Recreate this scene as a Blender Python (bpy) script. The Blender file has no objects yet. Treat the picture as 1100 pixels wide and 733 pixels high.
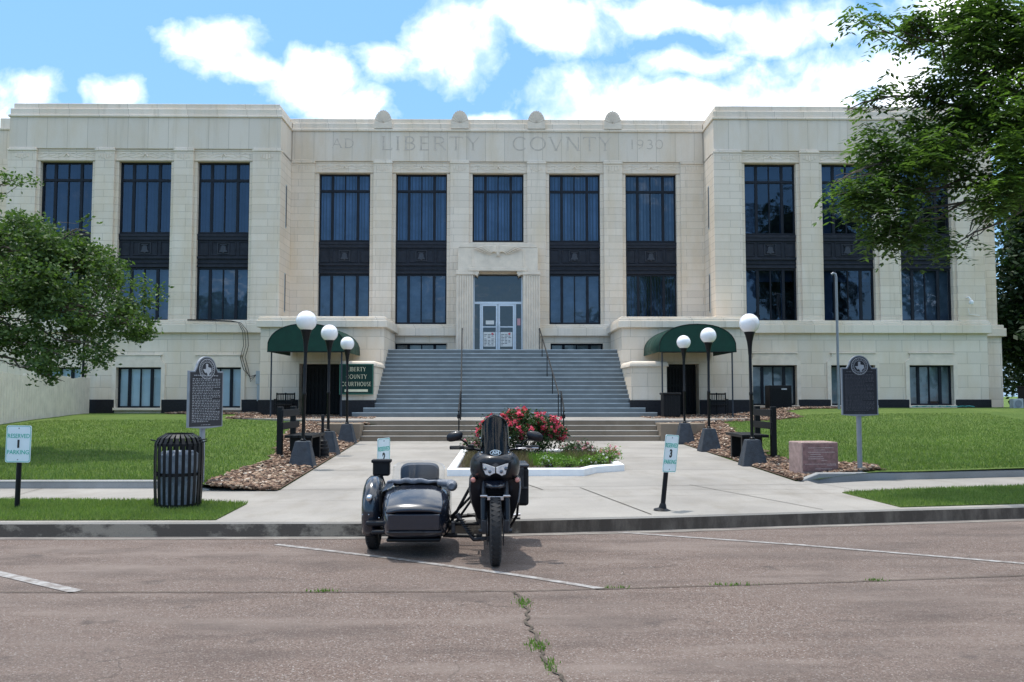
import bpy, math, random
import numpy as np
from mathutils import Vector, Matrix, noise
rnd = random.Random(7)
R = math.radians
PI = math.pi
sc = bpy.context.scene
col = sc.collection

# ---------------------------------------------------------------- camera
cam_d = bpy.data.cameras.new('camera')
cam = bpy.data.objects.new('camera', cam_d); col.objects.link(cam)
cam_d.sensor_width = 36; cam_d.lens = 950 / 1100 * 36; cam_d.clip_end = 3000; cam_d.clip_start = .1
pitch = math.atan(57.5 / 950); yaw = math.atan(12 * math.cos(pitch) / 950)
cam.location = (0, 0, 1.57); cam.rotation_euler = (PI / 2 + pitch, 0, -yaw)
sc.camera = cam

# ---------------------------------------------------------------- light
SUN_EL, SUN_AZ = R(77), R(-45)          # azimuth measured from +Y (behind the courthouse) towards +X
sd = Vector((math.sin(SUN_AZ) * math.cos(SUN_EL), math.cos(SUN_AZ) * math.cos(SUN_EL), math.sin(SUN_EL)))
sun_d = bpy.data.lights.new('sun', 'SUN'); sun = bpy.data.objects.new('sun', sun_d); col.objects.link(sun)
sun_d.energy = 2.5; sun_d.angle = R(1.2); sun_d.color = (1, .95, .88)
sun.rotation_euler = sd.to_track_quat('Z', 'Y').to_euler(); sun.location = (0, 0, 40)
world = bpy.data.worlds.new('World'); sc.world = world; world.use_nodes = True
sc.view_settings.view_transform = 'Standard'; sc.view_settings.look = 'None'
sc.view_settings.gamma = 1; sc.view_settings.use_curve_mapping = False
sc.view_settings.exposure = 0.6
sc.render.engine = 'CYCLES'
sc.cycles.max_bounces = 6; sc.cycles.transparent_max_bounces = 12

wt = world.node_tree; wt.nodes.clear()
class NT:
    """small node-tree writer"""
    def __init__(s, t): s.t = t
    def n(s, kind, **kw):
        x = s.t.nodes.new(kind)
        for k, v in kw.items():
            if k.startswith('i_'):
                key = k[2:]
                key = int(key) if key.isdigit() else key.replace('_', ' ')
                if isinstance(v, bpy.types.NodeSocket): s.t.links.new(v, x.inputs[key])
                else: x.inputs[key].default_value = v
            else: setattr(x, k, v)
        return x
    def math(s, op, a, b=None, c=None, clamp=False):
        x = s.t.nodes.new('ShaderNodeMath'); x.operation = op; x.use_clamp = clamp
        for i, v in enumerate((a, b, c)):
            if v is None: continue
            if isinstance(v, bpy.types.NodeSocket): s.t.links.new(v, x.inputs[i])
            else: x.inputs[i].default_value = v
        return x.outputs[0]
    def vmath(s, op, a, b=None):
        x = s.t.nodes.new('ShaderNodeVectorMath'); x.operation = op
        for i, v in enumerate((a, b)):
            if v is None: continue
            if isinstance(v, bpy.types.NodeSocket): s.t.links.new(v, x.inputs[i])
            else: x.inputs[i].default_value = v
        return x
    def mix(s, f, a, b, blend='MIX'):
        x = s.t.nodes.new('ShaderNodeMix'); x.data_type = 'RGBA'; x.blend_type = blend
        for i, v in ((0, f), (6, a), (7, b)):
            if isinstance(v, bpy.types.NodeSocket): s.t.links.new(v, x.inputs[i])
            else: x.inputs[i].default_value = v if i == 0 else (*v, 1)
        return x.outputs[2]
    def ramp(s, f, stops, interp='LINEAR'):
        x = s.t.nodes.new('ShaderNodeValToRGB'); x.color_ramp.interpolation = interp
        e = x.color_ramp.elements
        while len(e) < len(stops): e.new(.5)
        for el, (p, c) in zip(e, stops):
            el.position = p; el.color = (c, c, c, 1) if isinstance(c, (int, float)) else (*c, 1)
        s.t.links.new(f, x.inputs[0]); return x.outputs[0]
    def noise(s, vec, scale, detail=4, rough=.55, out='Fac'):
        x = s.n('ShaderNodeTexNoise'); x.inputs['Scale'].default_value = scale
        x.inputs['Detail'].default_value = detail; x.inputs['Roughness'].default_value = rough
        if vec is not None: s.t.links.new(vec, x.inputs['Vector'])
        return x.outputs[out]

def make_sky():
    T = NT(wt)
    sky = T.n('ShaderNodeTexSky'); sky.sky_type = 'NISHITA'; sky.sun_disc = False
    sky.sun_elevation = SUN_EL; sky.sun_rotation = SUN_AZ; sky.air_density = 1.0; sky.dust_density = .6; sky.ozone_density = 1.5
    tc = T.n('ShaderNodeTexCoord'); d = tc.outputs['Generated']
    sp = T.n('ShaderNodeSeparateXYZ'); wt.links.new(d, sp.inputs[0])
    x, y, z = sp.outputs
    ay = T.math('MAXIMUM', T.math('ABSOLUTE', y), .08)
    u = T.math('DIVIDE', x, ay); v = T.math('DIVIDE', z, ay)
    cb = T.n('ShaderNodeCombineXYZ'); wt.links.new(u, cb.inputs[0]); wt.links.new(v, cb.inputs[1])
    warp = T.n('ShaderNodeTexNoise'); warp.inputs['Scale'].default_value = 9; warp.inputs['Detail'].default_value = 5
    wt.links.new(cb.outputs[0], warp.inputs['Vector'])
    wv = T.vmath('SCALE', T.vmath('SUBTRACT', warp.outputs['Color'], (.5, .5, .5)).outputs[0]); wv.inputs[3].default_value = .055
    p = T.vmath('ADD', cb.outputs[0], wv.outputs[0]).outputs[0]
    # cumulus banks in the sky over the courthouse: (direction u, v, half widths)
    blobs = [(-.326, .399, .064, .036), (-.285, .380, .045, .02), (-.215, .366, .06, .04), (-.175, .33, .06, .03),
             (-.13, .385, .035, .024), (-.05, .41, .062, .05), (.065, .437, .09, .045), (.19, .442, .09, .024), (.12, .335, .085, .042),
             (.21, .335, .08, .035), (.33, .338, .10, .046), (.33, .43, .10, .03), (.46, .36, .05, .09), (.56, .40, .10, .12),
             (-.54, .352, .04, .034), (-.44, .348, .03, .027), (-.54,.30,.06,.03), (.22, .385, .05, .02), (-.02, .318, .05, .012)]
    M = None
    for bu, bv, ru, rv in blobs:
        q = T.vmath('MULTIPLY', T.vmath('SUBTRACT', p, (bu, bv, 0)).outputs[0], (1 / ru, 1 / rv, 0)).outputs[0]
        f = T.math('SUBTRACT', 1.0, T.vmath('LENGTH', q).outputs['Value'])
        M = f if M is None else T.math('MAXIMUM', M, f)
    det = T.noise(p, 14, 7, .6)
    m1 = T.math('ADD', T.math('MULTIPLY', T.math('MAXIMUM', M, -1.2), .85), T.math('MULTIPLY', T.math('SUBTRACT', det, .5), 1.9))
    m1 = T.math('MULTIPLY', T.math('ADD', m1, .17), .8)
    c1 = T.ramp(m1, [(0, 0), (.22, .22), (.5, .68), (.95, 1)])
    front = T.math('MULTIPLY', T.math('GREATER_THAN', y, .08), T.math('LESS_THAN', v, .55))
    # everywhere else: scattered cloud decks projected on a plane overhead
    zz = T.math('ADD', T.math('MAXIMUM', z, 0), .12)
    cb2 = T.n('ShaderNodeCombineXYZ'); wt.links.new(T.math('DIVIDE', x, zz), cb2.inputs[0]); wt.links.new(T.math('DIVIDE', y, zz), cb2.inputs[1])
    gen = T.noise(cb2.outputs[0], 1.6, 7, .6)
    low = T.math('MULTIPLY', T.math('LESS_THAN', y, 0.0), T.ramp(z, [(.35, .16), (.6, 0)]))
    c2 = T.ramp(T.math('SUBTRACT', gen, low), [(.43, 0), (.56, 1)], 'EASE')
    c = T.mix(front, c2, c1)
    shade = T.noise(p, 7, 5, .55)
    ccol = T.ramp(shade, [(.3, (5.6, 6.3, 7.3)), (.62, (11.5, 11.5, 11.4))])
    base = T.mix(.6, T.mix(1., sky.outputs[0], (.8, .8, .8), 'MULTIPLY'), (1.25, 3.1, 5.6))
    out = T.mix(c, base, ccol)
    lo = T.ramp(z, [(.5, 1), (.51, 0)])
    bg = T.n('ShaderNodeBackground'); wt.links.new(out, bg.inputs[0]); bg.inputs[1].default_value = .15
    o = T.n('ShaderNodeOutputWorld'); wt.links.new(bg.outputs[0], o.inputs[0])
make_sky()

# ---------------------------------------------------------------- helpers
class MB:
    def __init__(s): s.v = []; s.f = []
    def quad(s, *p):
        b = len(s.v); s.v += [tuple(q) for q in p]; s.f.append(tuple(range(b, b + len(p)))); return s
    def box(s, x0, x1, y0, y1, z0, z1, M=None):
        b = len(s.v); P = [(x, y, z) for z in (z0, z1) for y in (y0, y1) for x in (x0, x1)]
        if M is not None: P = [tuple(M @ Vector(q)) for q in P]
        s.v += P
        s.f += [tuple(b + i for i in q) for q in ((0, 2, 3, 1), (4, 5, 7, 6), (0, 1, 5, 4), (2, 6, 7, 3), (0, 4, 6, 2), (1, 3, 7, 5))]
        return s
    def prism(s, poly, a, b, ax='y'):
        """poly in the plane across the axis: (x,z) for y, (y,z) for x, (x,y) for z; polygon may be concave"""
        f = {'y': lambda p, t: (p[0], t, p[1]), 'x': lambda p, t: (t, p[0], p[1]), 'z': lambda p, t: (p[0], p[1], t)}[ax]
        n = len(poly); k = len(s.v)
        s.v += [f(p, a) for p in poly] + [f(p, b) for p in poly]
        s.f.append(tuple(range(k, k + n))); s.f.append(tuple(range(k + 2 * n - 1, k + n - 1, -1)))
        s.f += [(k + i, k + n + i, k + n + (i + 1) % n, k + (i + 1) % n) for i in range(n)]
        return s
    def tube(s, pts, r, n=8, cap=True):
        pts = [Vector(p) for p in pts]; rs = r if isinstance(r, (list, tuple)) else [r] * len(pts)
        k = len(s.v); prev = None
        for i, p in enumerate(pts):
            t = (pts[min(i + 1, len(pts) - 1)] - pts[max(i - 1, 0)]).normalized()
            if prev is None: a = t.orthogonal().normalized()
            else: a = (prev - t * prev.dot(t)).normalized()
            prev = a; b = t.cross(a)
            for j in range(n):
                w = 2 * PI * j / n + PI / n
                s.v.append(tuple(p + (a * math.cos(w) + b * math.sin(w)) * rs[i]))
        for i in range(len(pts) - 1):
            for j in range(n):
                s.f.append((k + i * n + j, k + i * n + (j + 1) % n, k + (i + 1) * n + (j + 1) % n, k + (i + 1) * n + j))
        if cap:
            s.f.append(tuple(range(k + n - 1, k - 1, -1))); e = k + (len(pts) - 1) * n; s.f.append(tuple(range(e, e + n)))
        return s
    def loft(s, rings, cap=True, closed=True):
        n = len(rings[0]); k = len(s.v)
        for r in rings: s.v += [tuple(p) for p in r]
        for i in range(len(rings) - 1):
            for j in range(n if closed else n - 1):
                s.f.append((k + i * n + j, k + i * n + (j + 1) % n, k + (i + 1) * n + (j + 1) % n, k + (i + 1) * n + j))
        if cap:
            s.f.append(tuple(range(k + n - 1, k - 1, -1))); e = k + (len(rings) - 1) * n; s.f.append(tuple(range(e, e + n)))
        return s
    def lathe(s, prof, n=24, c=(0, 0, 0), ax='z', a0=0, a1=2 * PI, sx=1, sy=1):
        k = len(s.v); full = abs(a1 - a0 - 2 * PI) < 1e-6; m = n if full else n + 1
        for r, h in prof:
            for j in range(m):
                w = a0 + (a1 - a0) * j / n; x = r * math.cos(w) * sx; y = r * math.sin(w) * sy
                if ax == 'z': q = (c[0] + x, c[1] + y, c[2] + h)
                elif ax == 'y': q = (c[0] + x, c[1] + h, c[2] + y)
                else: q = (c[0] + h, c[1] + x, c[2] + y)
                s.v.append(q)
        for i in range(len(prof) - 1):
            for j in range(n):
                j2 = (j + 1) % m
                s.f.append((k + i * m + j, k + i * m + j2, k + (i + 1) * m + j2, k + (i + 1) * m + j))
        return s
    def split(s, name, m, parent=None, gap=.25, **kw):
        """one object per cluster of touching pieces"""
        n = len(s.v); par = list(range(n))
        def find(a):
            while par[a] != a: par[a] = par[par[a]]; a = par[a]
            return a
        for f in s.f:
            r0 = find(f[0])
            for q in f[1:]: par[find(q)] = r0
        isl = {}
        for i in range(n): isl.setdefault(find(i), []).append(i)
        bb = []
        for k, ids in isl.items():
            P = [s.v[i] for i in ids]; bb.append([[min(p[a] for p in P) for a in range(3)], [max(p[a] for p in P) for a in range(3)], {k}])
        done = False
        while not done:
            done = True; out = []
            for b in bb:
                for o in out:
                    if all(b[0][a] - gap < o[1][a] and o[0][a] - gap < b[1][a] for a in range(3)):
                        o[0] = [min(x, y) for x, y in zip(o[0], b[0])]; o[1] = [max(x, y) for x, y in zip(o[1], b[1])]; o[2] |= b[2]; done = False; break
                else: out.append(b)
            bb = out
        obs = []
        for b in bb:
            g = MB(); mp = {}
            for k in b[2]:
                for i in isl[k]: mp[i] = len(g.v); g.v.append(s.v[i])
            for f in s.f:
                if f[0] in mp: g.f.append(tuple(mp[i] for i in f))
            obs.append(g.build(name, m, parent, **kw))
        return obs
    def build(s, name, m, parent=None, smooth=False, bevel=0, sub=0, label=None, solid=0):
        me = bpy.data.meshes.new(name); me.from_pydata(s.v, [], s.f); me.update()
        import bmesh
        bm = bmesh.new(); bm.from_mesh(me); bmesh.ops.recalc_face_normals(bm, faces=bm.faces); bm.to_mesh(me); bm.free()
        if isinstance(m, (list, tuple)):
            for q in m: me.materials.append(q)
        else: me.materials.append(m)
        if smooth:
            me.polygons.foreach_set('use_smooth', [True] * len(me.polygons))
            try: me.set_sharp_from_angle(angle=R(smooth if smooth is not True else 40))
            except Exception: pass
        o = bpy.data.objects.new(name, me); col.objects.link(o)
        if parent is not None: o.parent = parent
        if solid:
            q = o.modifiers.new('solid', 'SOLIDIFY'); q.thickness = solid; q.offset = 0
        if sub:
            q = o.modifiers.new('sub', 'SUBSURF'); q.levels = sub; q.render_levels = sub
        if bevel:
            q = o.modifiers.new('bev', 'BEVEL'); q.width = bevel; q.segments = 2; q.limit_method = 'ANGLE'; q.angle_limit = R(35)
        if label: o['label'] = label
        return o

def np_mesh(name, V, F, m, parent=None, k=3):
    """fast mesh from numpy arrays; F faces of k corners"""
    me = bpy.data.meshes.new(name); V = np.asarray(V, np.float32); F = np.asarray(F, np.int32)
    me.vertices.add(len(V)); me.vertices.foreach_set('co', V.ravel())
    me.loops.add(F.size); me.loops.foreach_set('vertex_index', F.ravel())
    me.polygons.add(len(F)); me.polygons.foreach_set('loop_start', np.arange(0, F.size, k, dtype=np.int32))
    me.update(calc_edges=True); me.validate(); me.materials.append(m)
    o = bpy.data.objects.new(name, me); col.objects.link(o)
    if parent is not None: o.parent = parent
    return o

def tag(o, label=None, cat=None, group=None, kind=None):
    if label: o['label'] = label
    if cat: o['category'] = cat
    if group: o['group'] = group
    if kind: o['kind'] = kind
    return o
def struct(o, label=None, cat=None): return tag(o, label, cat, None, 'structure')
def thing(name, label, cat, loc=(0, 0, 0), rz=0, group=None):
    o = bpy.data.objects.new(name, None); col.objects.link(o); o.empty_display_size = .2
    o.location = loc; o.rotation_euler = (0, 0, rz); return tag(o, label, cat, group)
def dup(o, loc=None, rz=None, parent=None, label=None):
    c = o.copy(); col.objects.link(c); c.parent = parent
    for ch in [q for q in bpy.data.objects if q.parent == o and q != c]: dup(ch, parent=c)
    if loc is not None: c.location = loc
    if rz is not None: c.rotation_euler = (0, 0, rz)
    if label: c['label'] = label
    return c

def material(name):
    m = bpy.data.materials.new(name); m.use_nodes = True; t = m.node_tree
    b = t.nodes['Principled BSDF']; return m, NT(t), b
def plain(name, c, rough=.5, metal=0., var=.12, scale=6., bump=0., spec=.5, coat=0., c2=None, bscale=None):
    m, T, b = material(name)
    g = T.n('ShaderNodeNewGeometry').outputs['Position']
    f = T.noise(g, scale, 5, .6)
    lo = tuple(v * (1 - var) for v in c); hi = c2 or tuple(min(v * (1 + var), 1) for v in c)
    T.t.links.new(T.ramp(f, [(.3, lo), (.7, hi)]), b.inputs['Base Color'])
    b.inputs['Roughness'].default_value = rough; b.inputs['Metallic'].default_value = metal
    b.inputs['Specular IOR Level'].default_value = spec; b.inputs['Coat Weight'].default_value = coat
    b.inputs['Coat Roughness'].default_value = .08
    if bump:
        bp = T.n('ShaderNodeBump'); bp.inputs['Strength'].default_value = bump; bp.inputs['Distance'].default_value = .02
        T.t.links.new(T.noise(g, bscale or scale * 6, 4, .6), bp.inputs['Height']); T.t.links.new(bp.outputs[0], b.inputs['Normal'])
    return m

def stone(name, c, bw, rh, offs=.5, joint=.009, zoff=0., squash=1., jd=.60):
    m, T, b = material(name)
    g = T.n('ShaderNodeNewGeometry').outputs['Position']
    s = T.n('ShaderNodeSeparateXYZ'); T.t.links.new(g, s.inputs[0])
    cb = T.n('ShaderNodeCombineXYZ')
    T.t.links.new(T.math('ADD', s.outputs[0], s.outputs[1]), cb.inputs[0])
    T.t.links.new(T.math('ADD', s.outputs[2], zoff), cb.inputs[1])
    br = T.n('ShaderNodeTexBrick'); T.t.links.new(cb.outputs[0], br.inputs['Vector'])
    br.offset = offs; br.squash = squash; br.squash_frequency = 2
    br.inputs['Scale'].default_value = 1; br.inputs['Mortar Size'].default_value = joint
    br.inputs['Mortar Smooth'].default_value = .3; br.inputs['Bias'].default_value = 0
    br.inputs['Brick Width'].default_value = bw; br.inputs['Row Height'].default_value = rh
    br.inputs['Color1'].default_value = (*[v * .93 for v in c], 1); br.inputs['Color2'].default_value = (*[min(1, v * 1.04) for v in c], 1)
    br.inputs['Mortar'].default_value = (c[0] * jd, c[1] * jd * .99, c[2] * jd * .97, 1)
    st = T.noise(T.vmath('MULTIPLY', g, (1, 1, .35)).outputs[0], 1.1, 6, .62)
    c1 = T.mix(T.ramp(st, [(.42, 0), (.75, .55)]), br.outputs['Color'], (c[0] * .86, c[1] * .76, c[2] * .58))
    drip = T.noise(T.vmath('MULTIPLY', g, (5, 5, .25)).outputs[0], 1.0, 5, .6)
    c1 = T.mix(T.ramp(drip, [(.55, 0), (.8, .5)]), c1, (c[0] * .62, c[1] * .6, c[2] * .55))
    fine = T.noise(g, 24, 5, .7)
    c1 = T.mix(.35, c1, T.ramp(fine, [(.3, .78), (.7, 1.)]), 'MULTIPLY')
    T.t.links.new(c1, b.inputs['Base Color']); b.inputs['Roughness'].default_value = .85
    b.inputs['Specular IOR Level'].default_value = .25
    bp = T.n('ShaderNodeBump'); bp.inputs['Strength'].default_value = .5; bp.inputs['Distance'].default_value = .012
    h = T.math('ADD', T.math('MULTIPLY', br.outputs['Fac'], -1), T.math('MULTIPLY', fine, .25))
    T.t.links.new(h, bp.inputs['Height']); T.t.links.new(bp.outputs[0], b.inputs['Normal'])
    return m

LS = (.81, .705, .585)
M = {}
M['ashlar'] = stone('limestone_ashlar', LS, 1.15, .31, .37, zoff=.04, jd=.66)
M['base_ashlar'] = stone('limestone_blocks', LS, 1.1, .50, .5, zoff=.14)
M['slab'] = stone('limestone_slabs', (.77, .68, .575), .85, 6.0, 0, zoff=3.2)
M['molding'] = stone('limestone_molding', (.82, .725, .61), 1.25, 6.0, 0, zoff=3.2)
M['carved'] = plain('carved_limestone', (.76, .655, .535), .85, var=.1, scale=3, bump=.4, spec=.25)
M['incised'] = plain('incised_stone', (.55, .475, .40), .9, var=.2, scale=8)
M['plinth'] = plain('black_granite', (.014, .014, .018), .4, var=.4, scale=14, spec=.3)
M['frame'] = plain('dark_window_metal', (.010, .013, .020), .5, var=.25, scale=3, spec=.25)
M['spandrel'] = plain('dark_cast_panel', (.019, .022, .031), .55, var=.3, scale=5, bump=.2, spec=.25)
M['alu'] = plain('pale_aluminium', (.66, .70, .75), .35, metal=.35, var=.05)
M['black'] = plain('black_paint', (.006, .0065, .008), .42, var=.3, scale=9, spec=.25)
M['slate'] = plain('slate_painted_concrete', (.028, .037, .050), .75, var=.35, scale=8, bump=.5)
M['canvas'] = plain('green_canvas', (.002, .040, .027), .85, var=.15, scale=4)
M['signgreen'] = plain('green_sign_board', (.003, .032, .024), .6, var=.1, spec=.3)
M['cream'] = plain('cream_lettering', (.75, .70, .50), .6)
M['white'] = plain('white_paint', (.80, .80, .80), .5, var=.06, scale=5)
M['globe'] = plain('white_glass_globe', (.86, .86, .88), .25, var=.02, coat=.5)
M['galv'] = plain('grey_painted_steel', (.24, .26, .29), .5, metal=.3, var=.12)
M['teal'] = plain('teal_lettering', (.0, .42, .30), .6)
M['signwhite'] = plain('sign_white', (.70, .80, .84), .4, var=.05)
M['ink'] = plain('dark_numeral', (.02, .02, .02), .6)
M['marker'] = plain('black_marker_plate', (.014, .014, .02), .55, var=.3)
M['silver'] = plain('silver_relief', (.42, .43, .46), .45, metal=.3, var=.12, scale=20)
M['dimsilver'] = plain('weathered_relief', (.10, .10, .12), .55, var=.2, scale=20)
M['granite'] = plain('pink_granite', (.25, .135, .125), .45, var=.35, scale=16, bump=.2)
M['granite2'] = plain('rough_granite', (.34, .24, .215), .9, var=.3, scale=10, bump=.8)
M['etched'] = plain('etched_lettering', (.52, .42, .40), .9)
M['greybox'] = plain('grey_utility_box', (.38, .42, .44), .5)
M['blind'] = plain('vertical_blinds', (.30, .40, .54), .8, var=.45, scale=.8)
M['paleblind'] = plain('pale_shade', (.55, .66, .72), .8, var=.1, scale=1.2)
M['room'] = plain('dark_room', (.04, .045, .05), .9)
M['paper'] = plain('paper_notice', (.7, .7, .68), .8, var=.12, scale=40)
M['redpaper'] = plain('red_notice', (.6, .12, .14), .8)
M['bark'] = plain('tree_bark', (.13, .105, .08), .9, var=.4, scale=12, bump=1)
M['fence'] = plain('weathered_cream_boards', (.72, .655, .565), .8, var=.12, scale=2.5, bump=.3)
M['stairs'] = plain('blue_grey_stair_paint', (.150, .170, .178), .7, var=.16, scale=1.6, bump=.2)
M['nosing'] = plain('lit_stair_edge', (.42, .47, .50), .7, var=.2, scale=3)  # pale colour stands in for sunlight on the tread edges
M['acblack'] = plain('dark_grille', (.009, .009, .011), .55, var=.3, spec=.25)
M['soil'] = plain('soil', (.045, .032, .022), 1, var=.4, scale=9, bump=1)

def concrete(name, c, stain=.5, joints=True):
    m, T, b = material(name)
    g = T.n('ShaderNodeNewGeometry').outputs['Position']
    a = T.noise(g, .55, 6, .6); f = T.noise(g, 60, 3, .7); k = T.noise(T.vmath('MULTIPLY', g, (1, .35, 1)).outputs[0], 2.4, 6, .65)
    cc = T.ramp(a, [(.3, tuple(v * .80 for v in c)), (.7, tuple(v * 1.12 for v in c))])
    cc = T.mix(T.ramp(k, [(.5, 0), (.78, stain)]), cc, (c[0] * .62, c[1] * .58, c[2] * .5))
    cc = T.mix(.4, cc, T.ramp(f, [(.3, .72), (.6, 1)]), 'MULTIPLY')
    T.t.links.new(cc, b.inputs['Base Color']); b.inputs['Roughness'].default_value = .9
    b.inputs['Specular IOR Level'].default_value = .25
    bp = T.n('ShaderNodeBump'); bp.inputs['Strength'].default_value = .25; bp.inputs['Distance'].default_value = .004
    T.t.links.new(f, bp.inputs['Height']); T.t.links.new(bp.outputs[0], b.inputs['Normal'])
    return m
M['conc'] = concrete('walk_concrete', (.305, .285, .258))
M['oldconc'] = concrete('step_concrete', (.25, .20, .15), .6)
M['conclight'] = concrete('new_concrete', (.31, .31, .305), .35)

def road_mat():
    m, T, b = material('reddish_asphalt'); g = T.n('ShaderNodeNewGeometry').outputs['Position']
    vo = T.n('ShaderNodeTexVoronoi'); T.t.links.new(g, vo.inputs['Vector']); vo.inputs['Scale'].default_value = 120
    sepc = T.n('ShaderNodeSeparateColor'); T.t.links.new(vo.outputs['Color'], sepc.inputs[0])
    c = T.ramp(sepc.outputs[0], [(0, (.082, .057, .046)), (.45, (.150, .108, .089)), (.8, (.195, .143, .119)), (.95, (.26, .225, .20)), (1., (.40, .37, .34))])
    big = T.noise(g, .45, 6, .6)
    c = T.mix(T.ramp(big, [(.38, 0), (.68, .55)]), c, (.165, .132, .115))
    w = T.noise(T.vmath('MULTIPLY', g, (.35, 1.5, 1)).outputs[0], 1.0, 7, .70)
    c = T.mix(T.ramp(w, [(.51, 0), (.66, .75)]), c, (.225, .180, .155))
    sm = T.noise(T.vmath('MULTIPLY', g, (.5, 1.4, 1)).outputs[0], 1.6, 6, .6)
    c = T.mix(T.ramp(sm, [(.48, 0), (.72, .65)]), c, (.075, .057, .050))
    grit = T.noise(g, 210, 3, .8)
    c = T.mix(.8, c, T.ramp(grit, [(.3, .62), (.62, 1.15)]), 'MULTIPLY')
    sp = T.n('ShaderNodeSeparateXYZ'); T.t.links.new(g, sp.inputs[0])
    oil = T.noise(g, 2.3, 3, .5); c = T.mix(T.ramp(oil, [(.66, 0), (.74, .55)]), c, (.045, .038, .035))
    cr = T.n('ShaderNodeTexVoronoi'); cr.feature = 'DISTANCE_TO_EDGE'; cr.inputs['Scale'].default_value = .42
    wn_ = T.n('ShaderNodeTexNoise'); wn_.inputs['Scale'].default_value = 3; wn_.inputs['Detail'].default_value = 6; T.t.links.new(g, wn_.inputs['Vector'])
    wv_ = T.vmath('SCALE', wn_.outputs['Color']); wv_.inputs[3].default_value = .6
    T.t.links.new(T.vmath('ADD', g, wv_.outputs[0]).outputs[0], cr.inputs['Vector'])
    ck_ = T.math('MULTIPLY', T.ramp(cr.outputs['Distance'], [(.0, 1), (.006, 0)]), T.ramp(T.noise(g, .7, 2), [(.5, 0), (.6, .55)]))
    c = T.mix(ck_, c, (.05, .04, .033))
    T.t.links.new(c, b.inputs['Base Color']); b.inputs['Roughness'].default_value = .88
    b.inputs['Specular IOR Level'].default_value = .3
    bp = T.n('ShaderNodeBump'); bp.inputs['Strength'].default_value = .7; bp.inputs['Distance'].default_value = .006
    T.t.links.new(T.math('ADD', vo.outputs['Distance'], grit), bp.inputs['Height']); T.t.links.new(bp.outputs[0], b.inputs['Normal'])
    return m
M['road'] = road_mat()

def patchy(name, c_on, c_off, scale, lo, hi, rough=.85, stretch=(1, 1, 1)):
    m, T, b = material(name); g = T.n('ShaderNodeNewGeometry').outputs['Position']
    f = T.noise(T.vmath('MULTIPLY', g, stretch).outputs[0], scale, 6, .7)
    k = T.ramp(f, [(lo, 0), (hi, 1)])
    fn = T.ramp(T.noise(g, 90, 3, .7), [(.3, .75), (.7, 1.1)])
    T.t.links.new(T.mix(.6, T.mix(k, c_off, c_on), fn, 'MULTIPLY'), b.inputs['Base Color']); b.inputs['Roughness'].default_value = rough
    b.inputs['Specular IOR Level'].default_value = .25
    return m
M['kerbface'] = patchy('stained_kerb', (.29, .25, .20), (.10, .084, .070), 1.9, .46, .56, stretch=(1, 1, 1.6))
M['kerbdark'] = patchy('dark_stained_kerb', (.19, .16, .13), (.075, .061, .050), 4.5, .45, .75, stretch=(1, 1, .3))
M['paintline'] = patchy('worn_road_paint', (.36, .35, .34), (.20, .175, .16), 9, .40, .62)
M['gutter'] = patchy('gutter_concrete', (.30, .28, .25), (.15, .13, .12), 5, .4, .65, stretch=(.4, 2, 1))

def grass_ground():
    m, T, b = material('lawn_turf'); g = T.n('ShaderNodeNewGeometry').outputs['Position']
    a = T.noise(g, .5, 5, .6); f = T.noise(T.vmath('MULTIPLY', g, (1, .5, 1)).outputs[0], 26, 5, .75); h = T.noise(g, 3.5, 5, .6)
    c = T.ramp(a, [(.3, (.072, .128, .030)), (.7, (.135, .195, .052))])
    c = T.mix(T.ramp(h, [(.45, 0), (.8, .6)]), c, (.16, .21, .05))
    c = T.mix(.85, c, T.ramp(f, [(.3, .5), (.7, 1.3)]), 'MULTIPLY')
    T.t.links.new(c, b.inputs['Base Color']); b.inputs['Roughness'].default_value = .95; b.inputs['Specular IOR Level'].default_value = .1
    bp = T.n('ShaderNodeBump'); bp.inputs['Strength'].default_value = 1; bp.inputs['Distance'].default_value = .05
    T.t.links.new(f, bp.inputs['Height']); T.t.links.new(bp.outputs[0], b.inputs['Normal'])
    return m
M['turf'] = grass_ground()

def leafmat(name, a, bcol, trans=.35, spread=True, rough=.55):
    m, T, b = material(name); g = T.n('ShaderNodeNewGeometry')
    c = T.ramp(g.outputs['Random Per Island'], [(0, a), (1, bcol)]) if spread else T.ramp(T.noise(g.outputs['Position'], 2, 3), [(.3, a), (.7, bcol)])
    c = T.mix(.55, c, T.ramp(T.noise(g.outputs['Position'], 1.2, 3), [(.3, .7), (.7, 1.25)]), 'MULTIPLY')
    T.t.links.new(c, b.inputs['Base Color']); b.inputs['Roughness'].default_value = rough; b.inputs['Specular IOR Level'].default_value = .35
    tr = T.n('ShaderNodeBsdfTranslucent'); T.t.links.new(T.mix(1., c, (1.3, 1.5, .6), 'MULTIPLY'), tr.inputs[0])
    mx = T.n('ShaderNodeMixShader'); mx.inputs[0].default_value = trans
    T.t.links.new(b.outputs[0], mx.inputs[1]); T.t.links.new(tr.outputs[0], mx.inputs[2])
    T.t.links.new(mx.outputs[0], T.t.nodes['Material Output'].inputs[0]); return m
M['blade'] = leafmat('grass_blades', (.088, .155, .038), (.20, .26, .085), .4)
M['oakleaf'] = leafmat('oak_leaves', (.032, .072, .018), (.115, .18, .050), .32)
M['pecanleaf'] = leafmat('pecan_leaves', (.032, .068, .022), (.115, .185, .055), .42)
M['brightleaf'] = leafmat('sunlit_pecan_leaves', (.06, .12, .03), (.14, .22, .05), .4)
M['farleaf'] = leafmat('far_tree_leaves', (.010, .030, .010), (.03, .062, .018), .15)
M['roseleaf'] = leafmat('rose_leaves', (.018, .045, .012), (.05, .10, .025), .2)
M['rose'] = leafmat('rose_petals', (.62, .03, .10), (.85, .16, .26), .25)
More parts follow.
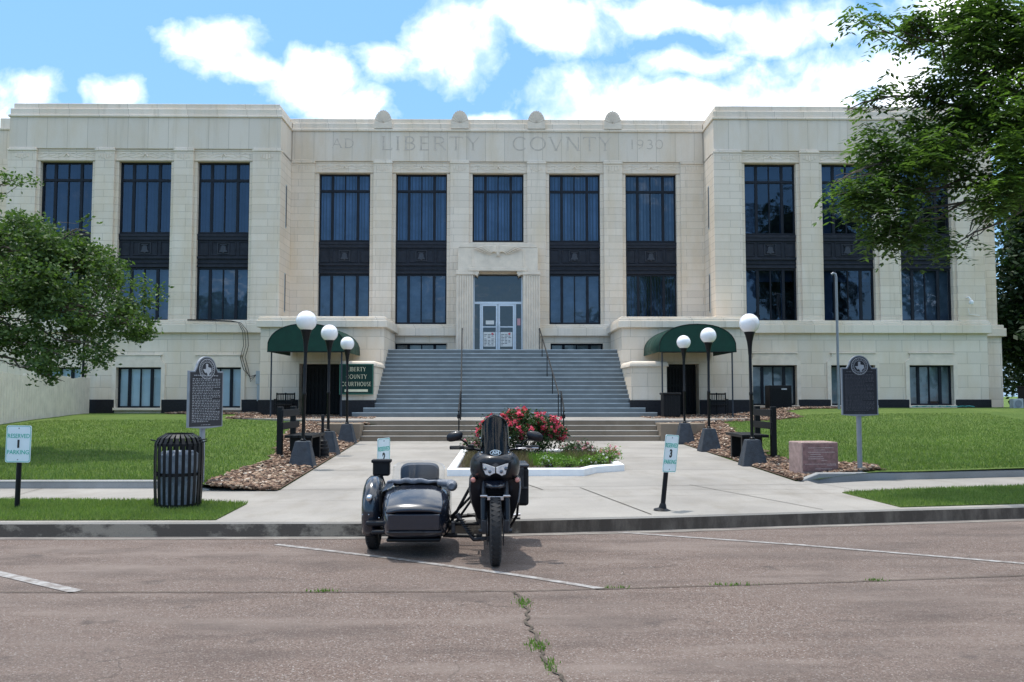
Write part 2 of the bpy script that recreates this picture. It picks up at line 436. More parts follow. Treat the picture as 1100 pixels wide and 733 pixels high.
M['pink'] = leafmat('pink_petals', (.65, .22, .33), (.75, .45, .52), .2)
M['whitepetal'] = leafmat('white_petals', (.7, .7, .7), (.8, .8, .78), .1)
M['herb'] = leafmat('bright_green_herb', (.07, .15, .02), (.15, .26, .04), .3)
M['drygrass'] = leafmat('reddish_ground_cover', (.12, .075, .05), (.16, .14, .06), .2)

def chips():
    m, T, b = material('wood_chips'); g = T.n('ShaderNodeNewGeometry')
    T.t.links.new(T.ramp(g.outputs['Random Per Island'], [(0, (.045, .03, .022)), (.35, (.15, .085, .055)), (.7, (.26, .165, .11)), (.92, (.36, .27, .19)), (1, (.55, .48, .40))]), b.inputs['Base Color'])
    b.inputs['Roughness'].default_value = .9; return m
M['chips'] = chips()
M['mulch'] = plain('mulch_bed', (.13, .08, .055), 1, var=.5, scale=18, bump=1)

def glass(name, tint, glossy=.12, rough=.03, refl=(1, 1, 1), fk=1.):
    m, T, b = material(name); t = T.t; t.nodes.remove(b)
    tr = T.n('ShaderNodeBsdfTransparent'); tr.inputs[0].default_value = (*tint, 1)
    gl = T.n('ShaderNodeBsdfGlossy'); gl.inputs['Roughness'].default_value = rough; gl.inputs['Color'].default_value = (*refl, 1)
    g = T.n('ShaderNodeNewGeometry').outputs['Position']
    bp = T.n('ShaderNodeBump'); bp.inputs['Strength'].default_value = .06; bp.inputs['Distance'].default_value = .3
    t.links.new(T.noise(g, .9, 2), bp.inputs['Height']); t.links.new(bp.outputs[0], gl.inputs['Normal'])
    gg = T.n('ShaderNodeNewGeometry'); cs = T.math('ABSOLUTE', T.vmath('DOT_PRODUCT', gg.outputs['Normal'], gg.outputs['Incoming']).outputs['Value'])
    fr = T.math('ADD', .04, T.math('MULTIPLY', T.math('POWER', T.math('SUBTRACT', 1, cs, clamp=True), 5), .96))
    f = T.math('ADD', T.math('MULTIPLY', fr, (1 - glossy) * fk), glossy, clamp=True)
    mx = T.n('ShaderNodeMixShader'); t.links.new(f, mx.inputs[0]); t.links.new(tr.outputs[0], mx.inputs[1]); t.links.new(gl.outputs[0], mx.inputs[2])
    t.links.new(mx.outputs[0], t.nodes['Material Output'].inputs[0]); return m
M['glass'] = glass('tinted_window_glass', (.36, .44, .54), .05, refl=(.66, .78, .95))
M['clearwin'] = glass('pale_window_glass', (.82, .9, .93), .03)
M['screen'] = glass('smoked_windscreen', (.10, .115, .16), .0, fk=.55)
M['clear'] = glass('clear_plastic', (.93, .94, .95), .0, fk=.35)

def text_mesh(s, size, name, m, parent, loc, rot=(PI / 2, 0, 0), extrude=.002, align='CENTER', sx=1., off=0.):
    cu = bpy.data.curves.new('txt', 'FONT'); cu.body = s; cu.size = size; cu.extrude = extrude
    cu.align_x = align; cu.align_y = 'CENTER'; cu.offset = off; cu.resolution_u = 3
    t = bpy.data.objects.new('txt', cu); col.objects.link(t)
    dg = bpy.context.evaluated_depsgraph_get(); me = bpy.data.meshes.new_from_object(t.evaluated_get(dg))
    bpy.data.objects.remove(t); bpy.data.curves.remove(cu)
    me.materials.clear(); me.materials.append(m)
    o = bpy.data.objects.new(name, me); col.objects.link(o); o.parent = parent
    o.location = loc; o.rotation_euler = rot; o.scale = (sx, 1, 1); return o

# roman capitals as strokes: thick stems, thin diagonals, small serifs
def arc(cx, cy, rx, ry, a, b, n=14): return [(cx + rx * math.cos(R(a + (b - a) * i / n)), cy + ry * math.sin(R(a + (b - a) * i / n))) for i in range(n + 1)]
TH, TN = .11, .055
GL = {
 'L': (.62, [([(.14, 0), (.14, 1)], TH), ([(.14, .03), (.6, .03)], TN), ([(.6, .03), (.6, .16)], TN)]),
 'I': (.28, [([(.14, 0), (.14, 1)], TH)]),
 'B': (.68, [([(.14, 0), (.14, 1)], TH), ([(.14, .97)] + arc(.34, .745, .22, .225, 90, -90) + [(.14, .52)], TN * 1.4), ([(.14, .52)] + arc(.36, .275, .26, .245, 90, -90) + [(.14, .03)], TN * 1.5)]),
 'E': (.60, [([(.14, 0), (.14, 1)], TH), ([(.14, .03), (.57, .03)], TN), ([(.14, .52), (.48, .52)], TN), ([(.14, .97), (.55, .97)], TN)]),
 'R': (.74, [([(.14, 0), (.14, 1)], TH), ([(.14, .97)] + arc(.36, .735, .24, .235, 90, -90) + [(.14, .50)], TN * 1.4), ([(.36, .50), (.72, 0)], TH * .9)]),
 'T': (.76, [([(.38, 0), (.38, 1)], TH), ([(.02, .97), (.74, .97)], TN), ([(.02, .97), (.02, .84)], TN), ([(.74, .97), (.74, .84)], TN)]),
 'Y': (.78, [([(.39, 0), (.39, .48)], TH), ([(.39, .48), (.06, 1)], TH), ([(.39, .48), (.72, 1)], TN)]),
 'C': (.86, [(arc(.47, .5, .40, .48, 40, 320, 22), TH * .85)]),
 'O': (1.0, [(arc(.5, .5, .43, .48, 0, 360, 28), TH * .85)]),
 'V': (.84, [([(.06, 1), (.42, 0)], TH), ([(.42, 0), (.78, 1)], TN)]),
 'U': (.80, [([(.12, 1), (.12, .35)] + arc(.39, .33, .27, .3, 180, 360, 10) + [(.66, .35), (.66, 1)], TN * 1.6)]),
 'N': (.86, [([(.12, 0), (.12, 1)], TN), ([(.12, 1), (.74, 0)], TH), ([(.74, 0), (.74, 1)], TN)]),
 'H': (.82, [([(.14, 0), (.14, 1)], TH), ([(.68, 0), (.68, 1)], TH), ([(.14, .5), (.68, .5)], TN)]),
 'S': (.60, [(arc(.31, .74, .21, .23, 35, 270, 14) + arc(.31, .26, .23, .25, 90, -145, 14), TH * .8)]),
 'A': (.84, [([(.06, 0), (.42, 1)], TN), ([(.42, 1), (.78, 0)], TH), ([(.2, .36), (.64, .36)], TN)]),
 'D': (.84, [([(.14, 0), (.14, 1)], TH), ([(.14, .97)] + arc(.34, .5, .42, .47, 90, -90, 18) + [(.14, .03)], TN * 1.5)]),
 '1': (.34, [([(.17, 0), (.17, 1)], TH)]),
 '9': (.66, [(arc(.33, .68, .24, .29, 0, 360, 18), TH * .7), ([(.57, .68), (.5, .25), (.2, 0)], TH * .7)]),
 '3': (.58, [(arc(.27, .74, .21, .23, 130, -90, 14) + arc(.27, .27, .25, .25, 90, -140, 14), TH * .75)]),
 '0': (.70, [(arc(.35, .5, .27, .47, 0, 360, 24), TH * .8)]),
}
def roman(mb, s, x0, x1, z0, h, y0, y1, serif=True):
    """letters filling x0..x1, strokes become slabs between y0 and y1"""
    tot = sum(GL[c][0] if c != ' ' else .5 for c in s); gap = .16
    k = (x1 - x0) / (tot + gap * (len(s) - 1)); x = x0; e = 0
    for c in s:
        if c == ' ': x += (.5 + gap) * k; continue
        w, st = GL[c]
        for pl, t in st:
            P = [(x + a * k, z0 + b * h) for a, b in pl]; tt = t * h
            for (ax, az), (bx, bz) in zip(P, P[1:]):
                dx, dz = bx - ax, bz - az; L = math.hypot(dx, dz) or 1; nx, nz = -dz / L * tt / 2, dx / L * tt / 2
                e = (e + 1) % 7; o = e * .0003
                mb.prism([(ax + nx, az + nz), (ax - nx, az - nz), (bx - nx, bz - nz), (bx + nx, bz + nz)], y0 - o, y1)
            if serif and len(P) == 2 and t == TH:
                for (ax, az) in P:
                    if min(abs(az - z0), abs(az - z0 - h)) < .01 * h:
                        zz = az if az < z0 + h / 2 else az - .035 * h
                        mb.box(ax - .12 * h, ax + .12 * h, y0 - .0024, y1, zz, zz + .035 * h)
        x += (w + gap) * k
    return mb

def inpoly(x, y, P):
    c = False
    for i in range(len(P)):
        x1, y1 = P[i]; x2, y2 = P[i - 1]
        if (y1 > y) != (y2 > y) and x < (x2 - x1) * (y - y1) / (y2 - y1) + x1: c = not c
    return c
def clamp(v, a=0., b=1.): return max(a, min(b, v))
def sm(t): t = clamp(t); return t * t * (3 - 2 * t)

# ================================================================ GROUND
XL = lambda y: -3.28 - (y - 13.2) * .0727       # left and right edges of the entrance walk
XR = lambda y: 4.81 + (y - 14.3) * .034
def hz(x, y):
    b = .262 + .458 * clamp((y - 13.6) / 17)
    if x < -9.4: b += .08 * sm((y - 30) / 6)
    if x > 8: b += .30 * sm((x - 8) / 4) * sm((y - 26) / 9)
    d = (XL(y) - x) if x < 0 else (x - XR(y))
    if y < 27.6: b = .165 + (b - .165) * sm(d / 1.6)
    return b
KERB = [(-60, 9.75), (-20, 9.86), (-5.5, 9.90), (-1.42, 9.90), (.23, 10.09), (1.9, 10.33), (3.9, 10.72), (6.6, 11.20), (20, 13.6), (60, 20.8)]
def kerb_y(x):
    for (a, b), (c, d) in zip(KERB, KERB[1:]):
        if a <= x <= c: return b + (d - b) * (x - a) / (c - a)
    return KERB[0][1]

mb = MB(); mb.quad((-400, 8, -.03), (400, 8, -.03), (400, 1500, -.03), (-400, 1500, -.03)); struct(mb.build('ground', M['turf']))
mb = MB(); mb.quad((-400, -400, 0), (400, -400, 0), (400, 22, 0), (-400, 22, 0)); struct(mb.build('road', M['road']))

# sidewalk and entrance walk: one concrete sheet behind the kerb
def kerb_strip(y0, y1, z0, z1, name, m, split=None):
    mb = MB(); P = KERB
    rings = [[(x, y + y0, z0), (x, y + y0 + .012, z1 - .02), (x, y + y0 + .03, z1), (x, y + y1, z1), (x, y + y1, z0)] for x, y in P]
    mb.loft(rings, cap=True); return mb.build(name, m)
o = kerb_strip(0, .155, -.02, .163, 'kerb', [M['kerbface'], M['kerbdark'], M['conc']]); struct(o)
for p in o.data.polygons:
    if p.normal.z > .6: p.material_index = 2
    elif p.center.x > 1.0 or p.center.x > 60: p.material_index = 1
kk = MB()
def ribbon(mb, pts, w, z):
    for (a, b), (c, d) in zip(pts, pts[1:]):
        L = math.hypot(c - a, d - b); nx, ny = -(d - b) / L * w / 2, (c - a) / L * w / 2
        mb.quad((a + nx, b + ny, z), (a - nx, b - ny, z), (c - nx, d - ny, z), (c + nx, d + ny, z))
gm = MB()
for (a, b), (c, d) in zip(KERB, KERB[1:]):
    gm.quad((a, b - .16, .004), (c, d - .16, .004), (c, d + .005, .006), (a, b + .005, .006))
struct(gm.build('gutter', M['gutter']))
mb = MB()
for (a, b), (c, d) in zip(KERB, KERB[1:]):
    far = 14.9 if a >= 4.5 else 13.3
    ya, yb = (13.55, 13.55) if c <= .3 else ((13.55 if a < 4 else 14.4 + (a - 4.8) * .19), 14.4 + (c - 4.8) * .19)
    mb.quad((a, b + .15, .160), (c, d + .15, .160), (c, max(yb, d + 1), .160), (a, max(ya, b + 1), .160))
mb.quad((-3.6, 13.2, .1615), (5.0, 13.2, .1615), (XR(27.2), 27.2, .1615), (XL(27.2), 27.2, .1615))
struct(mb.build('sidewalk', M['conc']))
# joints scored into the walk
jm = MB()
def joint(pts, w=.014): ribbon(jm, pts, w, .1655)
joint([(-3.3, 13.25), (4.9, 13.95)]); joint([(-3.35, 11.75), (4.9, 12.7)], .008); joint([(-3.5, 16.6), (4.95, 16.75)], .02); joint([(-3.7, 19.8), (4.98, 19.9)]); joint([(-4.0, 23.4), (5.1, 23.4)])
joint([(1.2, 13.5), (1.77, 10.49)], .02); joint([(2.95, 13.9), (3.95, 10.9)], .015); joint([(-1.05, 11.9), (-1.42, 10.2)], .03); joint([(5.0, 14.3), (5.3, 12.8)], .01); joint([(.35, 14.2), (.62, 13.2)], .03)
for i in range(9):
    joint([(-6.7 - i * 1.8, 12.05), (-6.9 - i * 1.8, 13.5)], .01)
struct(jm.build('walk_joints', plain('joint_dirt', (.09, .08, .065), 1, var=.4, scale=20)))

# grass strips by the kerb and the lawns
stripL = [(-60, 11.95), (-6.6, 11.95), (-4.2, 11.8), (-3.27, 11.54), (-3.2, 10.07), (-5.5, 10.07), (-60, 9.93)]
stripR = [(4.90, 12.74), (6.48, 13.25), (8.04, 13.62), (60, 23.2), (60, 21.2), (6.68, 11.42), (5.0, 11.1)]
for P in (stripL, stripR):
    mb = MB(); mb.prism(P, .12, .172, 'z'); struct(mb.build('grass_strip', M['turf']))

lawn_l_kerb = [(-60, 13.50), (-7.5, 13.50), (-5.2, 13.48), (-4.65, 13.38), (-4.3, 13.2)]
lawn_r_kerb = [(4.86, 14.42), (5.25, 14.62), (5.7, 14.66), (6.82, 14.72), (9.02, 15.22), (60, 26.8)]
def lawn_front(x):
    P = lawn_l_kerb if x < 0 else lawn_r_kerb
    for (a, b), (c, d) in zip(P, P[1:]):
        if a <= x <= c: return b + (d - b) * (x - a) / (c - a)
    return P[0][1] if x < P[0][0] else P[-1][1]
mulchL = [(-3.0, 13.1), (-4.3, 13.1), (-4.4, 13.6), (-4.45, 15.3), (-4.45, 17.3), (-4.9, 19.6), (-5.4, 22), (-5.9, 25), (-6.5, 29.5), (-9.6, 31), (-10, 34.5), (-13.4, 35.4), (-13.4, 37.1), (-5, 37.1), (-4, 26.9)]
mulchR = [(4.7, 14.3), (5.2, 14.55), (6.3, 14.7), (6.5, 15.4), (5.95, 16.4), (5.75, 17.6), (5.65, 19), (6.0, 20.5), (6.4, 24), (7.2, 28.8), (10.2, 30), (10.8, 33.5), (14.5, 35.3), (14.5, 37.1), (5, 37.1), (5.1, 27.0)]
for side, xs, pol in ((-1, (-60, -3.1), mulchL), (1, (4.7, 60), mulchR)):
    lawn = MB(); mul = MB(); nx = []
    x = -14. if side < 0 else 4.7
    gx = ([-60, -45, -30, -22, -18] + [-16 + .4 * i for i in range(33)]) if side < 0 else ([4.7 + .4 * i for i in range(33)] + [19, 22, 30, 45, 60])
    gy = [0, .04] + [.3 + .5 * i for i in range(60)]
    for i in range(len(gx) - 1):
        for j in range(len(gy) - 1):
            P = []
            for a, b in ((i, j), (i + 1, j), (i + 1, j + 1), (i, j + 1)):
                X = gx[a]; t = gy[b] / gy[-1]; f = lawn_front(X); Y = f + (38.2 - f) * t if f < 38 else f + gy[b]
                e = XL(Y) if side < 0 else XR(Y)
                if Y < 27.9: X = min(X, e + .02) if side < 0 else max(X, e - .02)
                P.append((X, Y, hz(X, Y)))
            if abs(P[0][0] - P[1][0]) < 1e-4 and abs(P[3][0] - P[2][0]) < 1e-4: continue
            lawn.quad(*P)
    o = lawn.build('lawn', M['turf'], smooth=True); struct(o)
    # mulch bed a few mm above
    st = .3
    x0, x1 = min(p[0] for p in pol), max(p[0] for p in pol); y0, y1 = min(p[1] for p in pol), max(p[1] for p in pol)
    X = x0
    while X < x1:
        Y = y0
        while Y < y1:
            if inpoly(X + st / 2, Y + st / 2, pol):
                P = []
                for a, b in ((X, Y), (X + st, Y), (X + st, Y + st), (X, Y + st)):
                    e = XL(b) if side < 0 else XR(b)
                    if b < 27.6: a = min(a, e + .02) if side < 0 else max(a, e - .02)
                    b = max(b, lawn_front(a) + (.16 if not -4.3 < a < 4.9 else 0))
                    P.append((a, b, hz(a, b) + .02))
                mul.quad(*P)
            Y += st
        X += st
    tag(mul.build('mulch_bed', M['mulch']), ('mulch bed left of the walk, under lamps and bench' if side < 0 else 'mulch bed right of the walk, around the granite block'), 'mulch', None, 'stuff')
    # chips
    V = []; F = []; r = np.random.RandomState(3 + side)
    area = []
    while len(area) < 9000:
        a = r.uniform(x0, x1); b = y0 + (y1 - y0) * r.rand() ** 1.9
        if inpoly(a, b, pol) and (b > 27.6 or -4.3 < a < 4.9 or b > lawn_front(a) + .17) and (b > 27.6 or ((a < XL(b) - .02) if side < 0 else (a > XR(b) + .02))): area.append((a, b))
    for a, b in area:
        L, W_, H_ = r.uniform(.018, .06), r.uniform(.012, .032), r.uniform(.005, .016)
        A = Matrix.Rotation(r.uniform(0, 6.3), 3, 'Z') @ Matrix.Rotation(r.uniform(-.5, .5), 3, 'X') @ Matrix.Rotation(r.uniform(-.4, .4), 3, 'Y')
        k = len(V); c = Vector((a, b, hz(a, b) + .02 + r.uniform(.004, .035)))
        for q in ((-1, -1, -1), (1, -.8, -1), (.8, 1, -1), (-1, .7, -1), (-.8, -1, 1), (1, -.7, 1), (.7, 1, 1), (-1, 1, 1)):
            V.append(c + A @ Vector((q[0] * L, q[1] * W_, q[2] * H_)))
        F += [(k, k + 3, k + 2, k + 1), (k + 4, k + 5, k + 6, k + 7), (k, k + 1, k + 5, k + 4), (k + 1, k + 2, k + 6, k + 5), (k + 2, k + 3, k + 7, k + 6), (k + 3, k, k + 4, k + 7)]
    tag(np_mesh('wood_chips', V, F, M['chips'], k=4), 'loose brown and tan wood chips ' + ('left' if side < 0 else 'right') + ' of the entrance walk', 'wood chips', None, 'stuff')
# lawn kerbs
for P, nm in ((lawn_l_kerb, 'L'), (lawn_r_kerb, 'R')):
    rings = []
    for i, (x, y) in enumerate(P):
        h = .275
        if (nm == 'L' and i == len(P) - 1) or (nm == 'R' and i == 0): h = .17
        if (nm == 'L' and i == len(P) - 2): h = .21
        rings.append([(x, y, .1), (x, y + .01, h - .012), (x, y + .025, h), (x, y + .16, h), (x, y + .16, .1)])
    struct(MB().loft(rings).build('lawn_kerb', M['conclight']))

def blades(name, pts, hmin, hmax, m, wid=.006, label=None):
    n = len(pts); r = np.random.RandomState(5); P = np.array(pts)
    a = r.uniform(0, 2 * PI, n); h = r.uniform(hmin, hmax, n); w = wid * r.uniform(.6, 1.3, n); l = r.uniform(0, .6, n) * h; b = r.uniform(0, 2 * PI, n)
    dx, dy = np.cos(a) * w, np.sin(a) * w
    V = np.empty((n, 3, 3)); V[:, 0] = P - np.stack([dx, dy, 0 * dx], 1); V[:, 1] = P + np.stack([dx, dy, 0 * dx], 1)
    V[:, 2] = P + np.stack([np.cos(b) * l, np.sin(b) * l, h], 1)
    o = np_mesh(name, V.reshape(-1, 3), np.arange(3 * n).reshape(-1, 3), m)
    return tag(o, label, 'grass', None, 'stuff')
r = np.random.RandomState(11)
def scatter(n, x0, x1, y0, y1, ok, zf, bias=1.):
    out = []
    while len(out) < n:
        x = r.uniform(x0, x1); y = y0 + (y1 - y0) * r.rand() ** bias
        if ok(x, y): out.append((x, y, zf(x, y)))
    return out
blades('grass', scatter(30000, -7.4, -3.1, 10.0, 12.05, lambda x, y: inpoly(x, y, [(a, b + (.05 if b > 11 else -.03)) for a, b in stripL]), lambda x, y: .168), .02, .055, M['blade'], label='short green grass strip between kerb and left sidewalk')
blades('grass', scatter(26000, 4.8, 9.5, 10.9, 14.6, lambda x, y: inpoly(x, y, stripR), lambda x, y: .168), .02, .055, M['blade'], label='short green grass strip between kerb and right sidewalk')
okL = lambda x, y: y > lawn_front(x) + .15 and not inpoly(x, y, mulchL) and x < XL(y) - .5
okR = lambda x, y: y > lawn_front(x) + .15 and not inpoly(x, y, mulchR) and x > XR(y) + .5
blades('grass', scatter(60000, -15, -4, 13.6, 30, okL, lambda x, y: hz(x, y), 1.7), .025, .07, M['blade'], .009, label='mown lawn grass left of the entrance walk')
blades('grass', scatter(60000, 5, 17, 14.5, 31, okR, lambda x, y: hz(x, y), 1.7), .025, .07, M['blade'], .009, label='mown lawn grass right of the entrance walk')

# parking bay lines, slab joint, cracks with weeds
for i, (pts, w) in enumerate((([(-4.9, 8.28), (-4.38, 7.91), (-3.38, 7.2)], .11), ([(-2.35, 9.4), (-1.05, 8.61), (.18, 7.77), (.83, 7.24)], .075), ([(1.35, 10.18), (3.13, 9.3), (4.9, 8.24), (8, 6.5)], .08))):
    mb = MB(); ribbon(mb, pts, w, .005); struct(mb.build('parking_line', M['paintline']))
tar = plain('road_joint_dirt', (.075, .06, .045), 1, var=.5, scale=15)
mb = MB(); pj = [(-12, 7.2), (-3.97, 7.17), (-1.76, 7.15), (.09, 7.16), (1.23, 7.28), (2.82, 7.47), (4.53, 7.72), (12, 8.9)]
fine = []
for (a, b), (c, d) in zip(pj, pj[1:]):
    n = max(2, int((c - a) / .12))
    for i in range(n): t = i / n; fine.append((a + (c - a) * t, b + (d - b) * t + rnd.uniform(-.006, .006)))
ribbon(mb, fine, .018, .008)
ck = [(.10, 7.14), (.13, 7.02), (.19, 6.57), (.18, 6.23), (.21, 5.94), (.26, 5.6), (.24, 5.5), (.28, 5.24), (.35, 4.94), (.4, 4.5), (.36, 4)]
fc = []
for (a, b), (c, d) in zip(ck, ck[1:]):
    for i in range(6): t = i / 6; fc.append((a + (c - a) * t + rnd.uniform(-.018, .018), b + (d - b) * t))
ribbon(mb, fc, .022, .0085)
struct(mb.build('road_joint', tar))
for i, q in enumerate(((.23, 5.62, .035, 110, 'weed tuft growing in the middle of the road crack'), (.29, 5.2, .02, 60, 'thin weeds low in the road crack near the photo bottom'), (-1.42, 7.16, .06, 70, 'weed tuft in the road joint below the sidecar'), (3.15, 7.52, .05, 45, 'small weed tuft at the right of the road joint'), (.17, 6.75, .03, 90, 'tiny weeds where the crack meets the joint'), (.95, 7.25, .06, 40, 'sparse weeds in the joint beside the painted line end'), (1.9, 7.36, .09, 60, 'sparse weeds right of centre in the road joint'))):
    pts = [(q[0] + r.normal() * q[2], q[1] + r.normal() * (.07 if i in (0, 1, 4) else .012), .005) for _ in range(q[3])]
    o = blades('weed_tuft', pts, .01, .035, M['herb'], .005); o['label'] = q[4]; o['category'] = 'weeds'

# ---- steps up from the walk, landing
mb = MB(); LZ = .76
for i in range(4):
    y = 26.98 + i * .3
    mb.box(-4.25, 4.85, y, 28.3, .1 if i == 0 else .16 + (i) * .15 - .002, .16 + (i + 1) * .15)
steps = mb.build('concrete_steps', M['oldconc'], bevel=.012)
for i in range(4): MB().box(-4.252, 4.852, 26.972 + i * .3, 27.29 + i * .3 if i < 3 else 28.2, .16 + (i + 1) * .15 - .026, .16 + (i + 1) * .15 + .004).build('tread', M['conc'], steps, bevel=.008)  # paler caps than the risers: sunlit treads put into the colour
tag(steps, 'low worn concrete steps from the walk up to the landing, behind the flower bed', 'steps')
mb = MB()
mb.prism([(-5.35, 27.9), (-5.7, 28.3), (-9.3, 31), (-9.3, 36), (9.8, 36), (9.8, 31), (6.3, 28.3), (5.95, 27.9)], .3, LZ, 'z')
struct(mb.build('landing', M['conc']))
for s, a, b, c in ((-1, -5.65, -4.255, -5.35), (1, 4.855, 6.3, 5.95)):
    P = [(a, 27.3), (c, 26.9), (b, 26.9), (b, 27.86), (a, 27.86)] if s < 0 else [(a, 26.9), (c, 26.9), (b, 27.3), (b, 27.86), (a, 27.86)]
    struct(MB().prism(P, .1, .69, 'z').build('landing_wall', M['oldconc'], bevel=.02))

# ================================================================ COURTHOUSE
XC = -.13
house = thing('courthouse', 'cream limestone courthouse with dark tall windows, two wings and a broad blue grey stair', 'courthouse', (0, 0, 0))
def ubox(mb, u0, u1, y0, y1, z0, z1): return mb.box(XC + u0, XC + u1, y0, y1, z0, z1)
YW, YC = 37.0, 38.9
WU = (11.62, 14.93, 18.24); WWID = 2.20
CU = (-6.84, -3.42, 0, 3.42, 6.84); CWID = 2.28

# --- wings
for s in (-1, 1):
    def B(mb, a, b, *k): return ubox(mb, a, b, *k) if s > 0 else ubox(mb, -b, -a, *k)
    bs = MB(); sup = MB(); att = MB(); pil = MB(); led = MB(); pl = MB(); mold = MB(); car = MB()
    # basement wall with window openings 1.86 wide, z 1.02..2.70
    zb = (1.02, 2.70) if s < 0 else (1.12, 2.80)
    ed = [9.18] + sum([[u - .93, u + .93] for u in WU], []) + [20.66]
    for i in range(0, 8, 2): B(bs, ed[i], ed[i + 1], YW, YW + .5, .3, 4.14)
    for u in WU:
        B(bs, u - .93, u + .93, YW, YW + .5, zb[1], 4.14); B(bs, u - .93, u + .93, YW, YW + .5, .3, zb[0])
    for i in range(0, 8, 2):
        B(pl, ed[i] - (.06 if i == 0 else -.05), ed[i + 1] + (.06 if i == 6 else -.05), YW - .07, YW + .02, .3, 1.36)
    # eyebrow surrounds
    for u in WU:
        t = zb[1] + .49; c = XC + s * u
        P = [(c - .93, zb[1]), (c - .93, zb[0]), (c - 1.10, zb[0]), (c - 1.10, zb[1] + .14), (c - 1.05, zb[1] + .2), (c - .95, zb[1] + .26), (c - .9, zb[1] + .36), (c - .9, t),
             (c + .9, t), (c + .9, zb[1] + .36), (c + .95, zb[1] + .26), (c + 1.05, zb[1] + .2), (c + 1.10, zb[1] + .14), (c + 1.10, zb[0]), (c + .93, zb[0]), (c + .93, zb[1])]
        car.prism(P, YW - .045, YW + .01)
        P2 = [(c - .96, t + .002), (c - .96, t + .05), (c + .96, t + .05), (c + .96, t + .002)]
        car.prism(P2, YW - .075, YW + .01)
        B(car, u - 1.0, u + 1.0, YW - .12, YW + .2, zb[0] - .1, zb[0] + .0)
    # ledge between basement and first floor
    B(led, 9.02, 20.82, YW - .16, YW + .3, 4.14, 4.50); B(led, 9.06, 20.78, YW - .12, YW + .3, 4.502, 4.60); B(led, 9.10, 20.74, YW - .08, YW + .3, 4.602, 4.68)
    # superstructure: jamb walls around the window strips
    ed = [9.18] + sum([[u - WWID / 2, u + WWID / 2] for u in WU], []) + [20.66]
    for i in range(0, 8, 2): B(sup, ed[i] + (.06 if i == 0 else 0), ed[i + 1] - (.06 if i == 6 else 0), YW + .12, YW + .55, 4.60, 11.42)
    B(sup, 9.24, 20.60, YW + .10, YW + .55, 11.424, 11.95)
    for a, b in ((9.18, 10.38), (12.865, 13.685), (16.175, 16.995), (19.46, 20.66)):
        B(pil, a, b, YW, YW + .3, 4.84, 11.84); B(pil, a - .02, b + .02, YW - .025, YW + .3, 4.62, 4.838)
        B(mold, a - .02, b + .02, YW - .03, YW + .3, 11.842, 11.93); B(mold, a + .02, b - .02, YW + .01, YW + .3, 11.93, 12.0)
        # carved cap block
        c = XC + s * (a + b) / 2
        for k in range(-2, 3): car.box(c + k * .12 - .035, c + k * .12 + .035, YW - .018, YW + .01, 11.5 + .04 * abs(k), 11.72)
    # wave frieze above each window
    for u in WU:
        c = XC + s * u
        B(car, u - 1.22, u + 1.22, YW + .075, YW + .12, 11.46, 11.50); B(car, u - 1.22, u + 1.22, YW + .075, YW + .12, 11.86, 11.89)
        for q in (-1, 1):
            for (ph, amp, zc) in ((0, .055, 11.72), (1.2, .04, 11.62)):
                pts = [(c + q * (.12 + t * .055), YW + .10, zc + amp * math.sin(t * .55 + ph)) for t in range(20)]
                car.tube(pts, .016, 5)
        car.tube([(c - .1, YW + .09, 11.62), (c, YW + .085, 11.76), (c + .1, YW + .09, 11.62)], .03, 5)
    # attic, mouldings, coping that steps back
    B(att, 9.20, 20.64, YW + .04, YW + .6, 11.952, 13.30)
    B(att, 9.20, 9.75, YW + .6, 46, 11.952, 13.30)
    B(mold, 9.14, 20.70, YW - .015, YW + .6, 13.302, 13.40); B(mold, 9.20, 20.64, YW + .05, YW + .6, 13.402, 13.68)
    B(mold, 9.30, 20.54, YW + .13, YW + 10, 13.682, 13.92)
    # return walls and inner recess walls (the slit windows sit in the inner one)
    B(sup, 9.18, 9.6, YW + .3, YW + 2.3, 4.60, 11.95)
    B(bs, 9.18, 9.6, YW + .5, YW + 2.3, .3, 4.14); B(led, 9.02, 9.5, YW + .3, YW + 2.0, 4.14, 4.60)
    B(sup, 20.2, 20.66, YW + .3, YW + 14, 4.60, 13.3); B(bs, 20.2, 20.66, YW + .5, YW + 14, .3, 4.14)
    B(mold, 9.14, 9.5, YW + .6, YW + 2.0, 13.302, 13.40); B(mold, 9.20, 9.6, YW + .6, YW + 2.0, 13.402, 13.68)
    B(mold, 9.18, 9.3, YW - .0, YW + 1.98, 11.842, 11.93)
    # outer, set back bay
    B(bs, 20.66, 22.35, YC, YC + .6, .3, 4.14); B(sup, 20.66, 22.2, YC, YC + .6, 4.66, 12.0); B(att, 20.66, 22.15, YC + .04, YC + .6, 12.002, 13.3)
    B(led, 20.66, 22.5, YC - .16, YC + .6, 4.14, 4.50); B(led, 20.66, 22.42, YC - .1, YC + .6, 4.502, 4.65)
    B(mold, 20.66, 22.2, YC - .01, YC + .6, 13.302, 13.4); B(mold, 20.66, 22.15, YC + .06, YC + .6, 13.402, 13.85)
    B(bs, 21.9, 22.35, YC + .6, 56, .3, 4.14); B(sup, 21.75, 22.2, YC + .6, 56, 4.66, 13.8)
    # far side wing continues to the left of the photo
    bs.build('wall', M['base_ashlar'], house, label='blockwork basement wall of the %s wing' % ('left' if s < 0 else 'right'))
    sup.build('wall', M['ashlar'], house, bevel=.01); att.build('attic_wall', M['slab'], house, bevel=.012)
    pil.split('pilaster', M['ashlar'], house, bevel=.015); led.split('ledge', M['molding'], house, bevel=.02)
    mold.split('cornice', M['molding'], house, bevel=.02); pl.split('plinth', M['plinth'], house, bevel=.01)
    car.split('carved_relief', M['carved'], house, bevel=.006)
